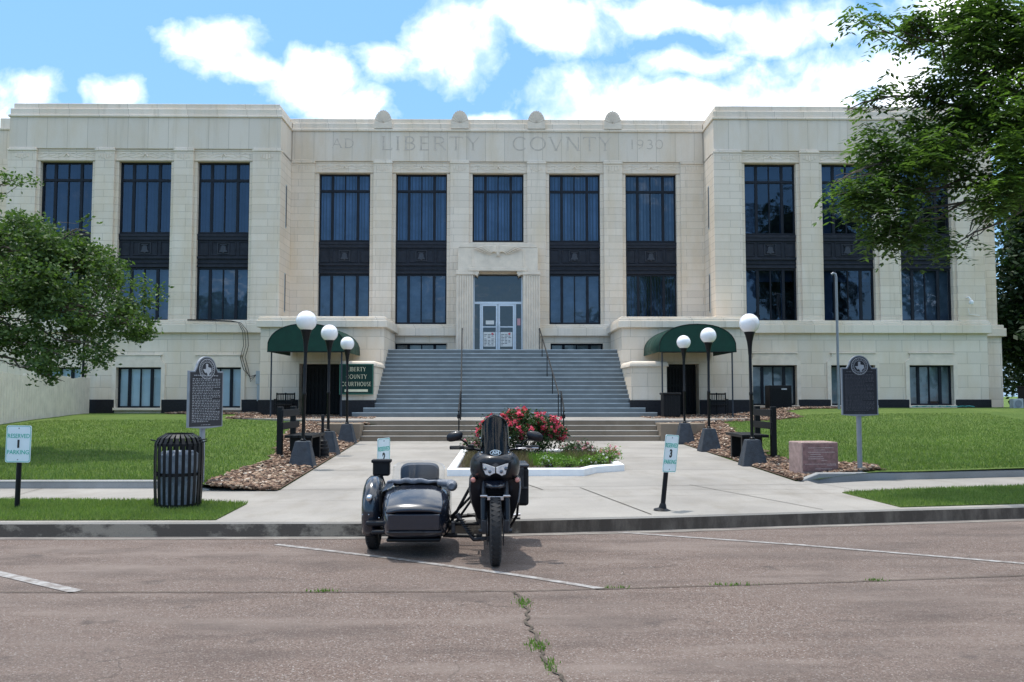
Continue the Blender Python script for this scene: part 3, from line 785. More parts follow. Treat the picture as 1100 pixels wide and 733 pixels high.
# --- roof and dark core so no daylight passes through
mb = MB(); ubox(mb, -20.2, 20.2, YW + 3.2, 56, .5, 13.45)
mb.build('roof', plain('roof_felt', (.2, .2, .2), .9), house)
rm = MB()
for s in (-1, 1):
    rm.box(XC + s * 20.2, XC + s * 9.6, YW + 1.6, YW + 1.7, .5, 13)
for z in (4.0, 7.4, 12.6):
    rm.box(XC - 20.1, XC - 9.6, YW + .56, YW + 1.6, z, z + .3); rm.box(XC + 9.6, XC + 20.1, YW + .56, YW + 1.6, z, z + .3)
    rm.box(XC - 9.1, XC + 9.1, YC + .6, YC + 1.24, z, z + .3)
rm.build('interior', M['room'], house)

# --- centre
bs = MB(); sup = MB(); att = MB(); pil = MB(); led = MB(); mold = MB(); car = MB(); 
ed = [-9.18] + sum([[u - CWID / 2, u + CWID / 2] for u in CU], []) + [9.18]
for i in range(0, 12, 2): ubox(sup, ed[i], ed[i + 1], YC + .12, YC + .6, 4.60 if i not in (4, 6) else 3.42, 11.42)
ubox(sup, -9.18, 9.18, YC + .10, YC + .6, 11.424, 11.95)
ubox(sup, -1.14, 1.14, YC + .12, YC + .6, 6.9, 8.34)
# basement wall above the landing with the two low windows
for a, b in ((-9.18, -4.53), (-2.22, -1.1), (1.1, 2.32), (4.64, 9.18)): ubox(bs, a, b, YC, YC + .6, .4, 4.14)
for a, b in ((-4.53, -2.22), (2.32, 4.64)): ubox(bs, a, b, YC, YC + .6, 3.82, 4.14); ubox(bs, a, b, YC, YC + .6, .4, 2.9)
for a, b in ((-9.18, -1.84), (1.84, 9.18)):
    ubox(led, a, b, YC - .16, YC + .3, 4.14, 4.50); ubox(led, a, b, YC - .11, YC + .3, 4.502, 4.58); ubox(led, a, b, YC - .06, YC + .3, 4.582, 4.66)
for a, b in ((-9.18, -8.15), (-5.55, -4.71), (-2.13, -1.29), (1.29, 2.13), (4.71, 5.55), (8.15, 9.18)):
    z0 = 4.84 if abs(a) > 2.2 or abs(b) > 2.2 else 4.84
    ubox(pil, a, b, YC, YC + .3, z0, 11.84); ubox(pil, a - .02, b + .02, YC - .025, YC + .3, 4.64, 4.838)
    ubox(mold, a - .02, b + .02, YC - .03, YC + .3, 11.842, 11.93); ubox(mold, a + .02, b - .02, YC + .01, YC + .3, 11.93, 12.02)
    c = XC + (a + b) / 2
    for k in range(-2, 3): car.box(c + k * .12 - .035, c + k * .12 + .035, YC - .018, YC + .01, 11.5 + .04 * abs(k), 11.74)
for u in CU:
    c = XC + u
    ubox(car, u - 1.26, u + 1.26, YC + .075, YC + .12, 11.46, 11.50); ubox(car, u - 1.26, u + 1.26, YC + .075, YC + .12, 11.88, 11.91)
    for q in (-1, 1):
        for (ph, amp, zc) in ((0, .055, 11.73), (1.2, .04, 11.62)):
            car.tube([(c + q * (.12 + t * .057), YC + .10, zc + amp * math.sin(t * .55 + ph)) for t in range(20)], .016, 5)
    car.tube([(c - .1, YC + .09, 11.62), (c, YC + .085, 11.76), (c + .1, YC + .09, 11.62)], .03, 5)
ubox(att, -9.18, 9.18, YC + .04, YC + .6, 11.952, 13.30)
ubox(mold, -9.18, 9.18, YC - .015, YC + .6, 13.302, 13.42); ubox(mold, -9.18, 9.18, YC + .05, YC + .6, 13.422, 13.68); ubox(mold, -9.28, 9.28, YC + .13, YC + 10, 13.682, 13.90)
bs.build('wall', M['base_ashlar'], house); sup.build('wall', M['ashlar'], house, bevel=.01, label='pale ashlar wall of the middle block')
att.build('attic_wall', M['slab'], house, bevel=.012, label='slab wall carved with the county name'); pil.split('pilaster', M['ashlar'], house, bevel=.015)
led.split('ledge', M['molding'], house, bevel=.02); mold.split('cornice', M['molding'], house, bevel=.02)
car.split('carved_relief', M['carved'], house, bevel=.006)
mb = MB(); yf = YC + .034
roman(mb, 'LIBERTY', -5.36, -.93, 12.46, .62, yf, YC + .05); roman(mb, 'COVNTY', .50, 4.96, 12.46, .62, yf, YC + .05)
roman(mb, 'AD', -7.55, -6.55, 12.55, .42, yf, YC + .05); roman(mb, '1930', 5.78, 7.28, 12.55, .42, yf, YC + .05)
mb.split('inscription', M['incised'], house, gap=.35)

# scallop shells on the parapet
for u in (-5.13, -1.71, 1.71, 5.13):
    c = XC + u; mb = MB()
    mb.box(c - .40, c + .40, YC - .04, YC + .35, 13.43, 13.68)
    N = 11
    for i in range(N):
        a0 = PI * i / N + .02; a1 = PI * (i + 1) / N - .02
        P = [(c + .03 * math.cos(a0), 13.66 + .03 * math.sin(a0))] + [(c + .39 * math.cos(a0 + (a1 - a0) * q), 13.66 + .58 * math.sin(a0 + (a1 - a0) * q) * (1 + .03 * math.sin(PI * q))) for q in (0, .25, .5, .75, 1)]
        mb.prism(P, YC - .035, YC + .30)
    mb.prism([(c + .37 * math.cos(PI * q / 16), 13.66 + .555 * math.sin(PI * q / 16)) for q in range(17)], YC - .005, YC + .28)
    mb.build('shell_finial', M['carved'], house)

# --- windows: frame, panes, blinds; built once per size and copied
def window(w, z0, z1, transom=None, gl='glass', bl='blind', depth=.17, style='v', bk=2, y0=0.):
    """origin at the middle of the opening, on the wall face"""
    f = MB(); h = w / 2; ft = .07
    f.box(-h, h, 0, .09, z1 - ft, z1); f.box(-h, h, -.01, .1, z0, z0 + ft); f.box(-h, -h + ft, .001, .09, z0 + ft, z1 - ft); f.box(h - ft, h, .001, .09, z0 + ft, z1 - ft)
    q = w / 4
    for i, (c, t) in enumerate(((-q * 1.0, .12), (0, .05), (q * 1.0, .12))): f.box(c - t / 2, c + t / 2, .003, .088, z0 + ft, z1 - ft)
    if transom: f.box(-h + ft, h - ft, -.006, .094, transom - .055, transom + .055)
    fo = f.build('window', M['frame'], None, bevel=.006)
    g = MB(); g.quad((-h + .02, .045, z0 + .02), (h - .02, .045, z0 + .02), (h - .02, .045, z1 - .02), (-h + .02, .045, z1 - .02)); go = g.build('pane', M[gl], fo)
    b = MB()
    if style == 'v':
        n = int(w / .135); 
        for i in range(n):
            x = -h + (i + .5) * w / n; t = .062; a = .62 + .3 * math.sin(i * 2.1)
            b.quad((x - t * math.cos(a), depth - t * math.sin(a), z0), (x + t * math.cos(a), depth + t * math.sin(a), z0), (x + t * math.cos(a), depth + t * math.sin(a), z1), (x - t * math.cos(a), depth - t * math.sin(a), z1))
    elif style == 'shade':
        b.box(-h, h, depth, depth + .01, z0, z1)
    elif style == 'half':
        for k, c in enumerate((-1.5, -.5, .5, 1.5)):
            zt = z0 + (z1 - z0) * (0, .25, .1, .0)[k]; b.box(c * q - q / 2, c * q + q / 2, depth, depth + .01, z0 if k % 2 else zt, z1)
    elif style == 'open':
        b.box(-h, h, depth + .3, depth + .31, z1 - .5, z1); b.box(-h * .9, -h * .55, depth, depth + .01, z0, z1); b.box(h*.5, h*.66, depth+.2, depth + .21, z0, z1)
    b.build('blinds', M[bl], fo); return fo
M['warmblind'] = plain('grey_green_blind', (.27, .30, .31), .8, var=.4, scale=1.5)
M['darkblind'] = plain('navy_blind', (.07, .10, .17), .8, var=.3, scale=1.2)
wn = {}
def place(key, mk, x, y, z=0, lab=None):
    if key not in wn: o = mk(); wn[key] = o; o.parent = house
    else: o = dup(wn[key], parent=house)
    o.location = (x, y, z)
    if lab: o['label'] = lab
    return o
yw, yc = YW + .33, YC + .33
upL = lambda: window(WWID, 8.38, 11.42, 10.66, bl='darkblind', style='v')
upR = lambda: window(WWID, 8.38, 11.42, 10.66, bl='darkblind', style='open')
loL = lambda: window(WWID, 4.68, 6.92, None, bl='warmblind', style='shade')
loR = lambda: window(WWID, 4.68, 6.92, None, bl='darkblind', style='open')
upC = lambda: window(CWID, 8.38, 11.42, 10.66, bl='blind', style='v')
upC2 = lambda: window(CWID, 8.38, 11.42, 10.66, bl='warmblind', style='v')
loC = lambda: window(CWID, 4.70, 6.92, None, bl='warmblind', style='half')
loC2 = lambda: window(CWID, 4.70, 6.92, None, bl='darkblind', style='v')
for u in WU:
    place('upL', upL, XC - u, yw); place('loL', loL, XC - u, yw)
    place('upR', upR, XC + u, yw); place('loR' if u < 17 else 'loL', loR if u < 17 else loL, XC + u, yw)
    place('bL', lambda: window(1.86, 1.02, 2.70, None, gl='clearwin', bl='paleblind', style='shade', depth=.12), XC - u, YW + .2)
    place('bR', lambda: window(1.86, 1.12, 2.80, None, gl='clearwin', bl='warmblind', style='half', depth=.2), XC + u, YW + .2)
for i, u in enumerate(CU):
    place('upC' if i < 4 else 'upC2', upC if i < 4 else upC2, XC + u, yc)
    if i != 2: place(('loC', 'loC', '', 'loC', 'loC2')[i], loC if i < 4 else loC2, XC + u, yc)
for u in (-3.375, 3.48): place('low', lambda: window(2.31, 2.9, 3.82, None, gl='clearwin', bl='warmblind', style='half'), XC + u, YC + .2)
for s in (-1, 1):
    for z in (5.1, 8.75):
        mb = MB(); mb.box(-.10, .10, -.012, .02, 0, 1.9 if z > 8 else 1.7)
        o = mb.build('slit_window', M['greybox'], house, bevel=.02); mb = MB(); mb.box(-.055, .055, -.02, -.01, .06, (1.9 if z > 8 else 1.7) - .06); mb.build('pane', M['frame'], o)
        o.rotation_euler = (0, 0, PI / 2 * (1 if s < 0 else -1)); o.location = (XC + s * 9.178, YW + 1.0, z)

# --- cast spandrel panels with a bell relief
def spandrel(w):
    h = w / 2; m = MB()
    m.box(-h, h, .05, .12, 6.93, 8.37); m.box(-h, h, -.03, .06, 8.24, 8.36); m.box(-h, h, -.01, .06, 8.10, 8.238)
    m.box(-h, h, -.02, .06, 7.30, 7.40); m.box(-h, h, .0, .06, 6.94, 7.02); m.box(-h, h, .01, .06, 7.12, 7.16)
    for a, b in ((-h + .04, -h + .46), (-h + .58, h - .58), (h - .46, h - .04)):
        for (x0, x1, z0, z1) in ((a, b, 8.02, 8.06), (a, b, 7.44, 7.48), (a, a + .04, 7.482, 8.018), (b - .04, b, 7.482, 8.018)): m.box(x0, x1, .015, .06, z0, z1)
    o = m.build('spandrel_panel', M['spandrel'], None, bevel=.008)
    r_ = MB(); 
    for (x0, x1, z0, z1) in ((-.25, .25, 7.96, 7.985), (-.25, .25, 7.515, 7.54), (-.25, -.225, 7.542, 7.958), (.225, .25, 7.542, 7.958)): r_.box(x0, x1, .005, .06, z0, z1)
    P = [(-.17, 7.58), (-.16, 7.63), (-.115, 7.68), (-.10, 7.82), (-.06, 7.87), (.06, 7.87), (.10, 7.82), (.115, 7.68), (.16, 7.63), (.17, 7.58)]
    r_.prism(P, -.01, .05); r_.box(-.14, .14, -.008, .05, 7.885, 7.915); r_.lathe([(0, -.03), (.03, -.02), (.035, .04)], 10, (0, 0, 7.565), 'y')
    r_.build('bell_relief', plain('bell_cast', (.034, .038, .05), .5), o, bevel=.004); return o
for u in WU:
    for s in (-1, 1): place('spW', lambda: spandrel(WWID), XC + s * u, yw - .06)
for u in CU:
    if u: place('spC', lambda: spandrel(CWID), XC + u, yc - .06)

# --- portal
mb = MB(); Yp = 38.42
for s in (-1, 1):
    a, b = sorted((s * 1.09, s * 1.83))
    ubox(mb, a, b, Yp + .04, YC + .3, 3.42, 6.80)
    for k in range(7):                                    # flutes
        x = a + .055 + k * .105; ubox(mb, x, x + .062, Yp, Yp + .05, 3.5, 6.78)
    ubox(mb, a - .03, b + .03, Yp - .03, YC + .3, 6.802, 6.90); ubox(mb, a, b, Yp, YC + .3, 6.902, 6.99)
    c = XC + s * 1.09                                     # corbels in the upper corners of the opening
    mb.prism([(c, 6.80), (c - s * .10, 6.80), (c - s * .20, 6.72), (c - s * .26, 6.6) if False else (c - s * .20, 6.80), (c - s * .26, 6.86), (c - s * .26, 6.99), (c, 6.99)], Yp + .02, YC + .2)
ubox(mb, -1.75, 1.75, Yp + .02, YC + .3, 6.992, 8.0)
ubox(mb, -1.3, 1.3, Yp - .03, Yp + .03, 6.97, 7.12)
P = [(XC - 1.72, 8.002), (XC - 1.62, 8.12), (XC - 1.5, 8.18), (XC + 1.5, 8.18), (XC + 1.62, 8.12), (XC + 1.72, 8.002)]
mb.prism(P, Yp, YC + .3)
for s in (-1, 1):
    c = XC + s * 1.12; mb.box(c - .03, c + .03, Yp - .005, Yp + .03, 7.15, 7.95); mb.prism([(c, 7.15), (c + s * .03, 7.15), (c + s * .2, 6.995), (c + s * .17, 6.995)], Yp - .006, Yp + .03)
mb.build('portal', M['carved'], house, bevel=.012, label='carved stone surround of the main entrance')
eg = MB()
for s in (-1, 1):
    for k in range(7):
        L = 1.0 - k * .11; pts = [(XC + s * (.06 + L * t), Yp - .05 + .0 * t, 8.02 - .035 * k - (.26 - .02 * k) * math.sin(t * 1.5) * (.4 + .09 * k) + .10 * math.sin(t * PI) ) for t in (0, .2, .4, .6, .8, 1)]
        eg.tube(pts, [.045, .044, .04, .036, .03, .012], 6)
eg.lathe([(0, -.02), (.06, .0), (.11, .10), (.10, .22), (.055, .32), (.05, .36), (.06, .40), (.03, .44), (0, .45)], 12, (XC, Yp - .02, 7.68), sy=.5)
for k in range(5): eg.tube([(XC, Yp - .03, 7.74), (XC + (k - 2) * .05, Yp - .03, 7.60)], [.02, .012], 5)
eg.build('eagle_relief', M['carved'], house, smooth=True, label='spread winged eagle carved over the entrance')
# doors
Yd = YC + .02
fr = MB()
def fbox(a, b, z0, z1, e=0.): ubox(fr, a, b, Yd - .03 - e, Yd + .05, z0, z1)
fbox(-1.09, -1.03, 3.42, 6.8); fbox(1.03, 1.09, 3.42, 6.8); fbox(-1.03, 1.03, 5.56, 5.66, .01); fbox(-.80, -.74, 3.42, 5.56); fbox(.74, .80, 3.42, 5.56)
fbox(-1.03, -.80, 3.42, 3.5); fbox(.80, 1.03, 3.42, 3.5)
fo = fr.build('entrance_frame', M['alu'], house, bevel=.006)
MB().quad((XC - 1.03, Yd, 3.42), (XC + 1.03, Yd, 3.42), (XC + 1.03, Yd, 6.8), (XC - 1.03, Yd, 6.8)).build('pane', glass('dark_entrance_glass', (.3, .34, .4), .05), fo)
for s in (-1, 1):
    d = MB(); a, b = sorted((s * .012, s * .735))
    for q in ((a, a + .075, 3.44, 5.55), (b - .075, b, 3.44, 5.55), (a + .075, b - .075, 5.47, 5.55), (a + .075, b - .075, 3.44, 3.56), (a + .075, b - .075, 4.52, 4.57)): ubox(d, q[0], q[1], Yd - .045, Yd - .012, q[2], q[3])
    do = d.build('door', M['alu'], house, bevel=.004)
    h = MB(); x = XC + s * .06; h.tube([(x, Yd - .05, 4.33), (x, Yd - .10, 4.35), (x, Yd - .10, 4.68), (x, Yd - .05, 4.70)], .018, 8); h.box(x - .035, x + .035, Yd - .05, Yd - .04, 4.25, 4.78); h.build('handle', M['alu'], do, smooth=True)
    nt = MB(); nt.box(XC + a + .10, XC + b - .10, Yd - .02, Yd - .013, 3.68, 4.32); 
    if s < 0: nt.box(XC + a + .2, XC + b - .16, Yd - .02, Yd - .013, 4.66, 4.83)
    n = nt.split('notice', M['paper'], do)[0]
    for k in range(9): pass
    tl = MB()
    for k in range(8):
        for j in range(3):
            if rnd.random() < .85: x0 = XC + a + .13 + j * .16; tl.box(x0, x0 + rnd.uniform(.07, .14), Yd - .0225, Yd - .0202, 3.74 + k * .065, 3.762 + k * .065)
    tl.build('notice_text', M['ink'], n)
    rd = MB(); rd.lathe([(0, 0), (.05, 0), (.05, .004)], 16, (XC + (a + b) / 2 + s * .13 * (s), Yd - .026, 4.24), 'y'); rd.build('red_stamp', M['redpaper'], n)
mb = MB().box(XC + .85, XC + .99, Yd - .02, Yd - .005, 4.62, 4.92).build('pink_notice', plain('pink_paper', (.65, .35, .38), .8), house)

# --- stair and side blocks
SXL, SXR = -4.63, 4.80
st = MB(); SY, RI, TR = 32.0, .16625, .29
for i in range(16):
    a, b = (SXL, SXR) if i > 1 else ((-5.0, 5.28) if i == 1 else (-5.36, 5.66))
    st.box(a, b, SY + i * TR, SY + i * TR + (TR + .05 if i < 15 else 38.95 - SY - 15 * TR), LZ - .1 if i < 1 else LZ + (i - 1) * RI - .05, LZ + (i + 1) * RI)
st.build('entrance_stair', M['stairs'], house, bevel=.008, label='broad blue grey painted stair up to the doors')
ns = MB()
for i in range(16):
    a, b = (SXL, SXR) if i > 1 else ((-5.0, 5.28) if i == 1 else (-5.36, 5.66))
    ns.box(a + .003, b - .003, SY + i * TR - .004, SY + i * TR + .05, LZ + (i + 1) * RI - .028, LZ + (i + 1) * RI + .003)
ns.build('stair_nosing', M['nosing'], house)  # light strips paint the lit line along each tread
for s in (-1, 1):
    X0, X1 = ((-9.5, SXL) if s < 0 else (SXR, 9.95))
    w = MB(); l = MB(); p = MB(); cap = MB()
    # doorway cut in the front of the block
    d0, d1 = ((-7.95, -6.25) if s < 0 else (6.45, 7.85))
    dz = 2.78
    for a, b in ((X0, d0), (d1, X1)): w.box(a, b, 35.0, 35.7, .5, 4.22)
    w.box(d0, d1, 35.0, 35.7, dz, 4.22); w.box(X0, X1, 36.3, 38.6, .5, 4.22)
    w.box(X0, d0 - .2, 35.7, 36.3, .5, 4.22); w.box(d1 + .2, X1, 35.7, 36.3, .5, 4.22); w.box(d0 - .2, d1 + .2, 35.7, 36.3, dz + .2, 4.22)
    for a, b, zt, e in ((0, 0, 4.50, .14), (0, 0, 4.60, .09), (0, 0, 4.66, .04)):
        z0 = {4.50: 4.222, 4.60: 4.502, 4.66: 4.602}[zt]; l.box(X0 - (e if s < 0 else e), X1 + e, 35.0 - e, 38.7, z0, zt)
    p.box(X0 - .05, d0 - .02, 34.94, 35.3, .5, 1.36); p.box(d1 + .02, X1 + .05 if s > 0 else SXL - .0, 34.94, 35.3, .5, 1.36)
    # low cheek block beside the stair
    c0, c1 = ((-5.85, SXL) if s < 0 else (SXR, 6.12))
    w.box(c0, c1, 32.55, 34.93, 1.36, 2.60); p.box(c0 - .05, c1 + .05 if s > 0 else c1, 32.5, 34.93, .7, 1.36)
    rings = []
    for t in range(9):
        q = PI / 2 * t / 8; rings.append([(c0 - .06 + .12 * (1 - math.cos(q)), 32.49 + .12 * (1 - math.cos(q)), 2.602 + .2 * math.sin(q)), (c1 + .06 - .12 * (1 - math.cos(q)), 32.49 + .12 * (1 - math.cos(q)), 2.602 + .2 * math.sin(q)), (c1 + .06 - .12 * (1 - math.cos(q)), 34.99, 2.602 + .2 * math.sin(q)), (c0 - .06 + .12 * (1 - math.cos(q)), 34.99, 2.602 + .2 * math.sin(q))])
    cap.loft(rings)
    side = 'left' if s < 0 else 'right'
    w.build('side_block', M['base_ashlar'], house, bevel=.01, label='stone block %s of the stair with a basement doorway' % side)
    l.build('ledge', M['molding'], house, bevel=.02); p.split('plinth', M['plinth'], house, bevel=.01); cap.build('block_cap', M['carved'], house, smooth=True)
    g = MB(); g.box(d0, d1, 35.62, 35.69, .76, dz); dd = g.build('basement_door', M['acblack'], house)
    g = MB(); n = 11
    for i in range(n + 1): x = d0 + (d1 - d0) * i / n; g.box(x - .012, x + .012, 35.55, 35.575, .76, dz - .1)
    g.box(d0, d1, 35.54, 35.58, 1.9, 1.96); g.box(d0, d1, 35.54, 35.58, dz - .14, dz - .08); g.box(d0, d1, 35.54, 35.58, .84, .9)
    g.build('grille', M['black'], dd)
# wall services
mb = MB(); mb.box(-10.15, -9.82, 36.78, 36.93, 2.0, 2.55); mb.box(-10.1, -9.9, 36.8, 36.93, 1.3, 1.98); o = mb.build('meter_box', M['greybox'], house, bevel=.01)
MB().tube([(-9.75, 36.86, 2.0), (-9.73, 36.86, 1.0), (-9.9, 36.86, .85)], .04, 8).build('conduit', M['black'], o)
mb = MB()
for k, (dx, dz_) in enumerate(((0, 0), (.09, .02), (.2, -.03))):
    mb.tube([(-13.0, 36.72, 4.66 + dz_), (-11.2, 36.72, 4.61 + dz_), (-10.9 + dx * .5, 36.72, 4.55), (-10.72 + dx, 36.76, 4.2), (-10.68 + dx, 36.8, 3.6), (-10.85 + dx, 36.93, 3.1), (-10.7 + dx, 36.93, 2.6), (-10.4, 36.92, 2.3 - dx), (-10.15, 36.86, 2.4)], .012, 5)
mb.build('cable', M['black'], house)
mb = MB(); mb.lathe([(.0, -.11), (.07, -.1), (.09, -.04), (.09, .02), (.05, .08), (0, .08)], 14, (19.75, 36.72, 5.45)); mb.tube([(19.75, 36.75, 5.55), (19.7, 36.8, 5.66), (19.7, 37.0, 5.66)], .03, 8); mb.tube([(19.75, 36.96, 5.2), (19.78, 36.96, 4.95), (20.2, 36.93, 4.9)], .012, 5)
tag(mb.build('security_camera', M['white'], None, smooth=True), 'small white dome security camera on the right wing wall', 'security camera')

# ================================================================ OBJECTS ROUND THE ENTRANCE
# awnings
def awning(x0, x1, label, group='green entrance awnings'):
    xc = (x0 + x1) / 2; a = (x1 - x0) / 2; t = thing('awning', label, 'awning', (xc, 31.5, LZ), 0, group)
    yr = 3.44; n = 18; zb = 2.33; hh = 1.0
    def prof(k, da=0.): w = PI * k / n; return ((a + da) * math.cos(w) * (abs(math.cos(w)) ** -.12 if abs(math.cos(w)) > .01 else 1), zb + .14 + (hh - .14 + da) * math.sin(w) ** .9 if 0 < k < n else zb)
    P = [prof(k) for k in range(n + 1)]
    shell = MB()
    shell.loft([[(x, 0, z) for x, z in P], [(x, yr / 2, z) for x, z in P], [(x, yr, z) for x, z in P]], cap=False, closed=False)
    shell.build('canvas_vault', M['canvas'], t, smooth=30, solid=.012)
    sm_ = MB()
    for yy in (.55, 1.15, 1.75, 2.35, 2.95): sm_.tube([(x * 1.004, yy, z + .012) for x, z in P], .006, 5)
    sm_.build('seams', M['canvas'], t)
    f = MB(); f.prism([(x, z) for x, z in P], -.012, .0); f.build('front_panel', M['canvas'], t)
    e = MB(); e.tube([(x, -.015, z) for x, z in P] + [P[0] and (P[0][0], -.015, P[0][1])], .014, 6); e.build('frame', M['black'], t)
    for s in (-1, 1): MB().tube([(s * (a - .12), .12, 0), (s * (a - .12), .12, zb + .02)], .028, 8).build('post', M['slate'], t)
    MB().tube([(-a + .1, .12, zb + .0), (a - .1, .12, zb + .0)], .02, 6).build('crossbar', M['black'], t)
    return t
awning(-8.30, -5.56, 'dark green barrel awning over the left basement door')
awning(5.66, 8.42, 'dark green barrel awning over the right basement door')

# sign board on the left cheek block
t = thing('courthouse_sign', 'green board reading LIBERTY COUNTY COURTHOUSE on the left stair block', 'sign', (-5.28, 32.47, 1.55))
MB().box(-.62, .62, -.05, .0, .02, 1.14).build('board', M['signgreen'], t, bevel=.01)
b = MB(); 
for q in ((-.62, .62, .02, .06), (-.62, .62, 1.10, 1.14), (-.62, -.58, .062, 1.098), (.58, .62, .062, 1.098)): b.box(q[0], q[1], -.065, -.051, q[2], q[3])
b.build('rim', plain('green_rim', (.03, .13, .09), .5), t)
l = MB(); roman(l, 'LIBERTY', -.34, .34, .87, .15, -.056, -.05); roman(l, 'COUNTY', -.38, .38, .60, .15, -.056, -.05); roman(l, 'COURTHOUSE', -.54, .54, .33, .15, -.056, -.05)
l.build('lettering', M['cream'], t)
MB().box(-.42, .42, -.058, -.05, .12, .21).build('cream_strip', M['cream'], t)

# globe lamps
def lamp():
    t = thing('globe_lamp', '', 'street lamp', (0, 0, 0), 0, 'globe lamps along the entrance walk')
    b = MB(); k = .52
    b.loft([[(-w, -w, z), (w, -w, z), (w, w, z), (-w, w, z)] for w, z in ((.255, -.12), (.25, 0), (.135, k), (.125, k + .01))]); b.build('pyramid_base', M['slate'], t, bevel=.012)
    MB().lathe([(.055, k), (.055, k + .04), (.034, k + .06), (.034, 1.4), (.04, 1.41), (.04, 1.46), (.032, 1.47), (.032, 2.25)], 12).build('pole', M['black'], t, smooth=True)
    MB().lathe([(.036, 2.22), (.042, 2.36), (.055, 2.47), (.085, 2.60), (.11, 2.66), (.105, 2.69), (0, 2.69)], 16).build('flared_collar', M['black'], t, smooth=True)
    MB().lathe([(.2 * math.sin(PI * q / 16) if 0 < q < 16 else 0, 2.84 - .2 * math.cos(PI * q / 16)) for q in range(17)], 24).build('globe', M['globe'], t, smooth=True)
    return t
L0 = lamp()
spots = [(-3.80, 17.1, .17, 4, 'nearest globe lamp on the left, in front of the left bench'), (-4.05, 20.9, .20, 0, 'middle globe lamp on the left, behind the dark ribbed urn'), (-4.42, 25.6, .22, 0, 'farthest globe lamp on the left, beside the landing steps'),
         (5.0, 17.6, .17, -3, 'nearest globe lamp on the right, in front of the right bench'), (5.17, 22.0, .22, 0, 'middle globe lamp on the right, between bench and landing wall'), (5.25, 25.3, .25, 0, 'farthest globe lamp on the right, beside the landing steps')]
for i, (x, y, z, a, lb) in enumerate(spots):
    o = L0 if i == 0 else dup(L0); o.location = (x, y, z - .02); o.rotation_euler = (0, R([.8, 0, -.4, -.5, .3, .0][i]), R(a)); o['label'] = lb

# benches of heavy black timber, seat facing the walk
def bench(s):
    t = thing('timber_bench', '', 'bench', (0, 0, 0), 0, 'black timber benches beside the walk')
    for y in (0.06, 1.2): 
        MB().box(-.055, .055, y - .06, y + .06, -.12, 1.02).build('post', M['black'], t, bevel=.008)
        MB().box(.20, .62, y + (.1 if y < 1 else -.2), y + (.2 if y < 1 else -.1), -.1, .385).build('leg', M['black'], t, bevel=.008)
    for z in (.56, .82): MB().box(.057, .10, -.1, 1.36, z, z + .14).build('back_slat', M['black'], t, bevel=.008)
    b = MB()
    for k in range(4): b.box(.12 + k * .142, .12 + k * .142 + .13, -.04, 1.3, .388, .445)
    b.build('seat', M['black'], t, bevel=.006)
    if s < 0: t.scale = (1, 1, 1)
    return t
o = bench(1); o.location = (-4.50, 18.1, .3); o.rotation_euler = (0, 0, 0); o['label'] = 'black timber bench left of the walk, seat facing right'
o2 = dup(o); o2.location = (5.62, 19.45, .3); o2.rotation_euler = (0, 0, PI); o2['label'] = 'black timber bench right of the walk, seat facing left'

# ribbed ash urn
t = thing('ash_urn', 'dark ribbed cigarette urn with a long neck beside the left bench', 'ash urn', (-3.90, 19.5, .17))
pr = [(.14, 0), (.145, .02)]
for k in range(5): z = .03 + k * .075; rr = .145 - (.0 if k < 3 else .02 * (k - 2)); pr += [(rr, z), (rr + .006, z + .03), (rr, z + .06), (rr - .012, z + .068)]
pr += [(.075, .42), (.05, .46), (.035, .5)]
MB().lathe(pr, 20).build('body', M['acblack'], t, smooth=30)
MB().lathe([(.036, .49), (.030, .8), (.028, .84), (.04, .85), (.042, .93), (.03, .96), (0, .965)], 14).build('neck', M['acblack'], t, smooth=30)

# litter bin by the right door
t = thing('square_bin', 'black square litter bin at the right foot of the blue stair', 'bin', (5.98, 31.2, LZ))
g = MB(); g.box(-.29, .29, -.29, .29, .04, .80)
g.build('body', M['acblack'], t, bevel=.02)
g = MB()
for k in range(7): g.box(-.26 + k * .08, -.26 + k * .08 + .045, -.305, -.292, .08, .76); 
g.build('slats', M['black'], t)
MB().box(-.33, .33, -.33, .33, .80, .88).build('lid', M['black'], t, bevel=.03)
# patio benches against the wall
def patio(lb, x, y):
    t = thing('metal_settee', lb, 'settee', (x, y, LZ), 0, 'black settees under the awnings')
    g = MB()
    for a in (-.34, 0, .34): g.box(a - .025, a + .025, .18, .22, 0, .88)
    for z in (.80, .52): g.box(-.34, .34, .185, .215, z, z + .06)
    for c in (-.17, .17):
        for k in range(4): g.box(c - .11 + k * .06, c - .085 + k * .06, .19, .21, .3, .8)
    g.build('backrest', M['black'], t, bevel=.005)
    MB().box(-.36, .36, -.22, .17, .40, .44).build('seat', M['black'], t, bevel=.005)
    for a in (-.33, .33): MB().box(a - .02, a + .02, -.21, -.17, 0, .62).build('leg', M['black'], t); MB().box(a - .025, a + .025, -.22, .18, .6, .64).build('arm', M['black'], t)
    return t
patio('black settee under the left awning, between post and door', -8.35, 34.3); patio('black settee under the right awning, between door and post', 8.35, 34.0)

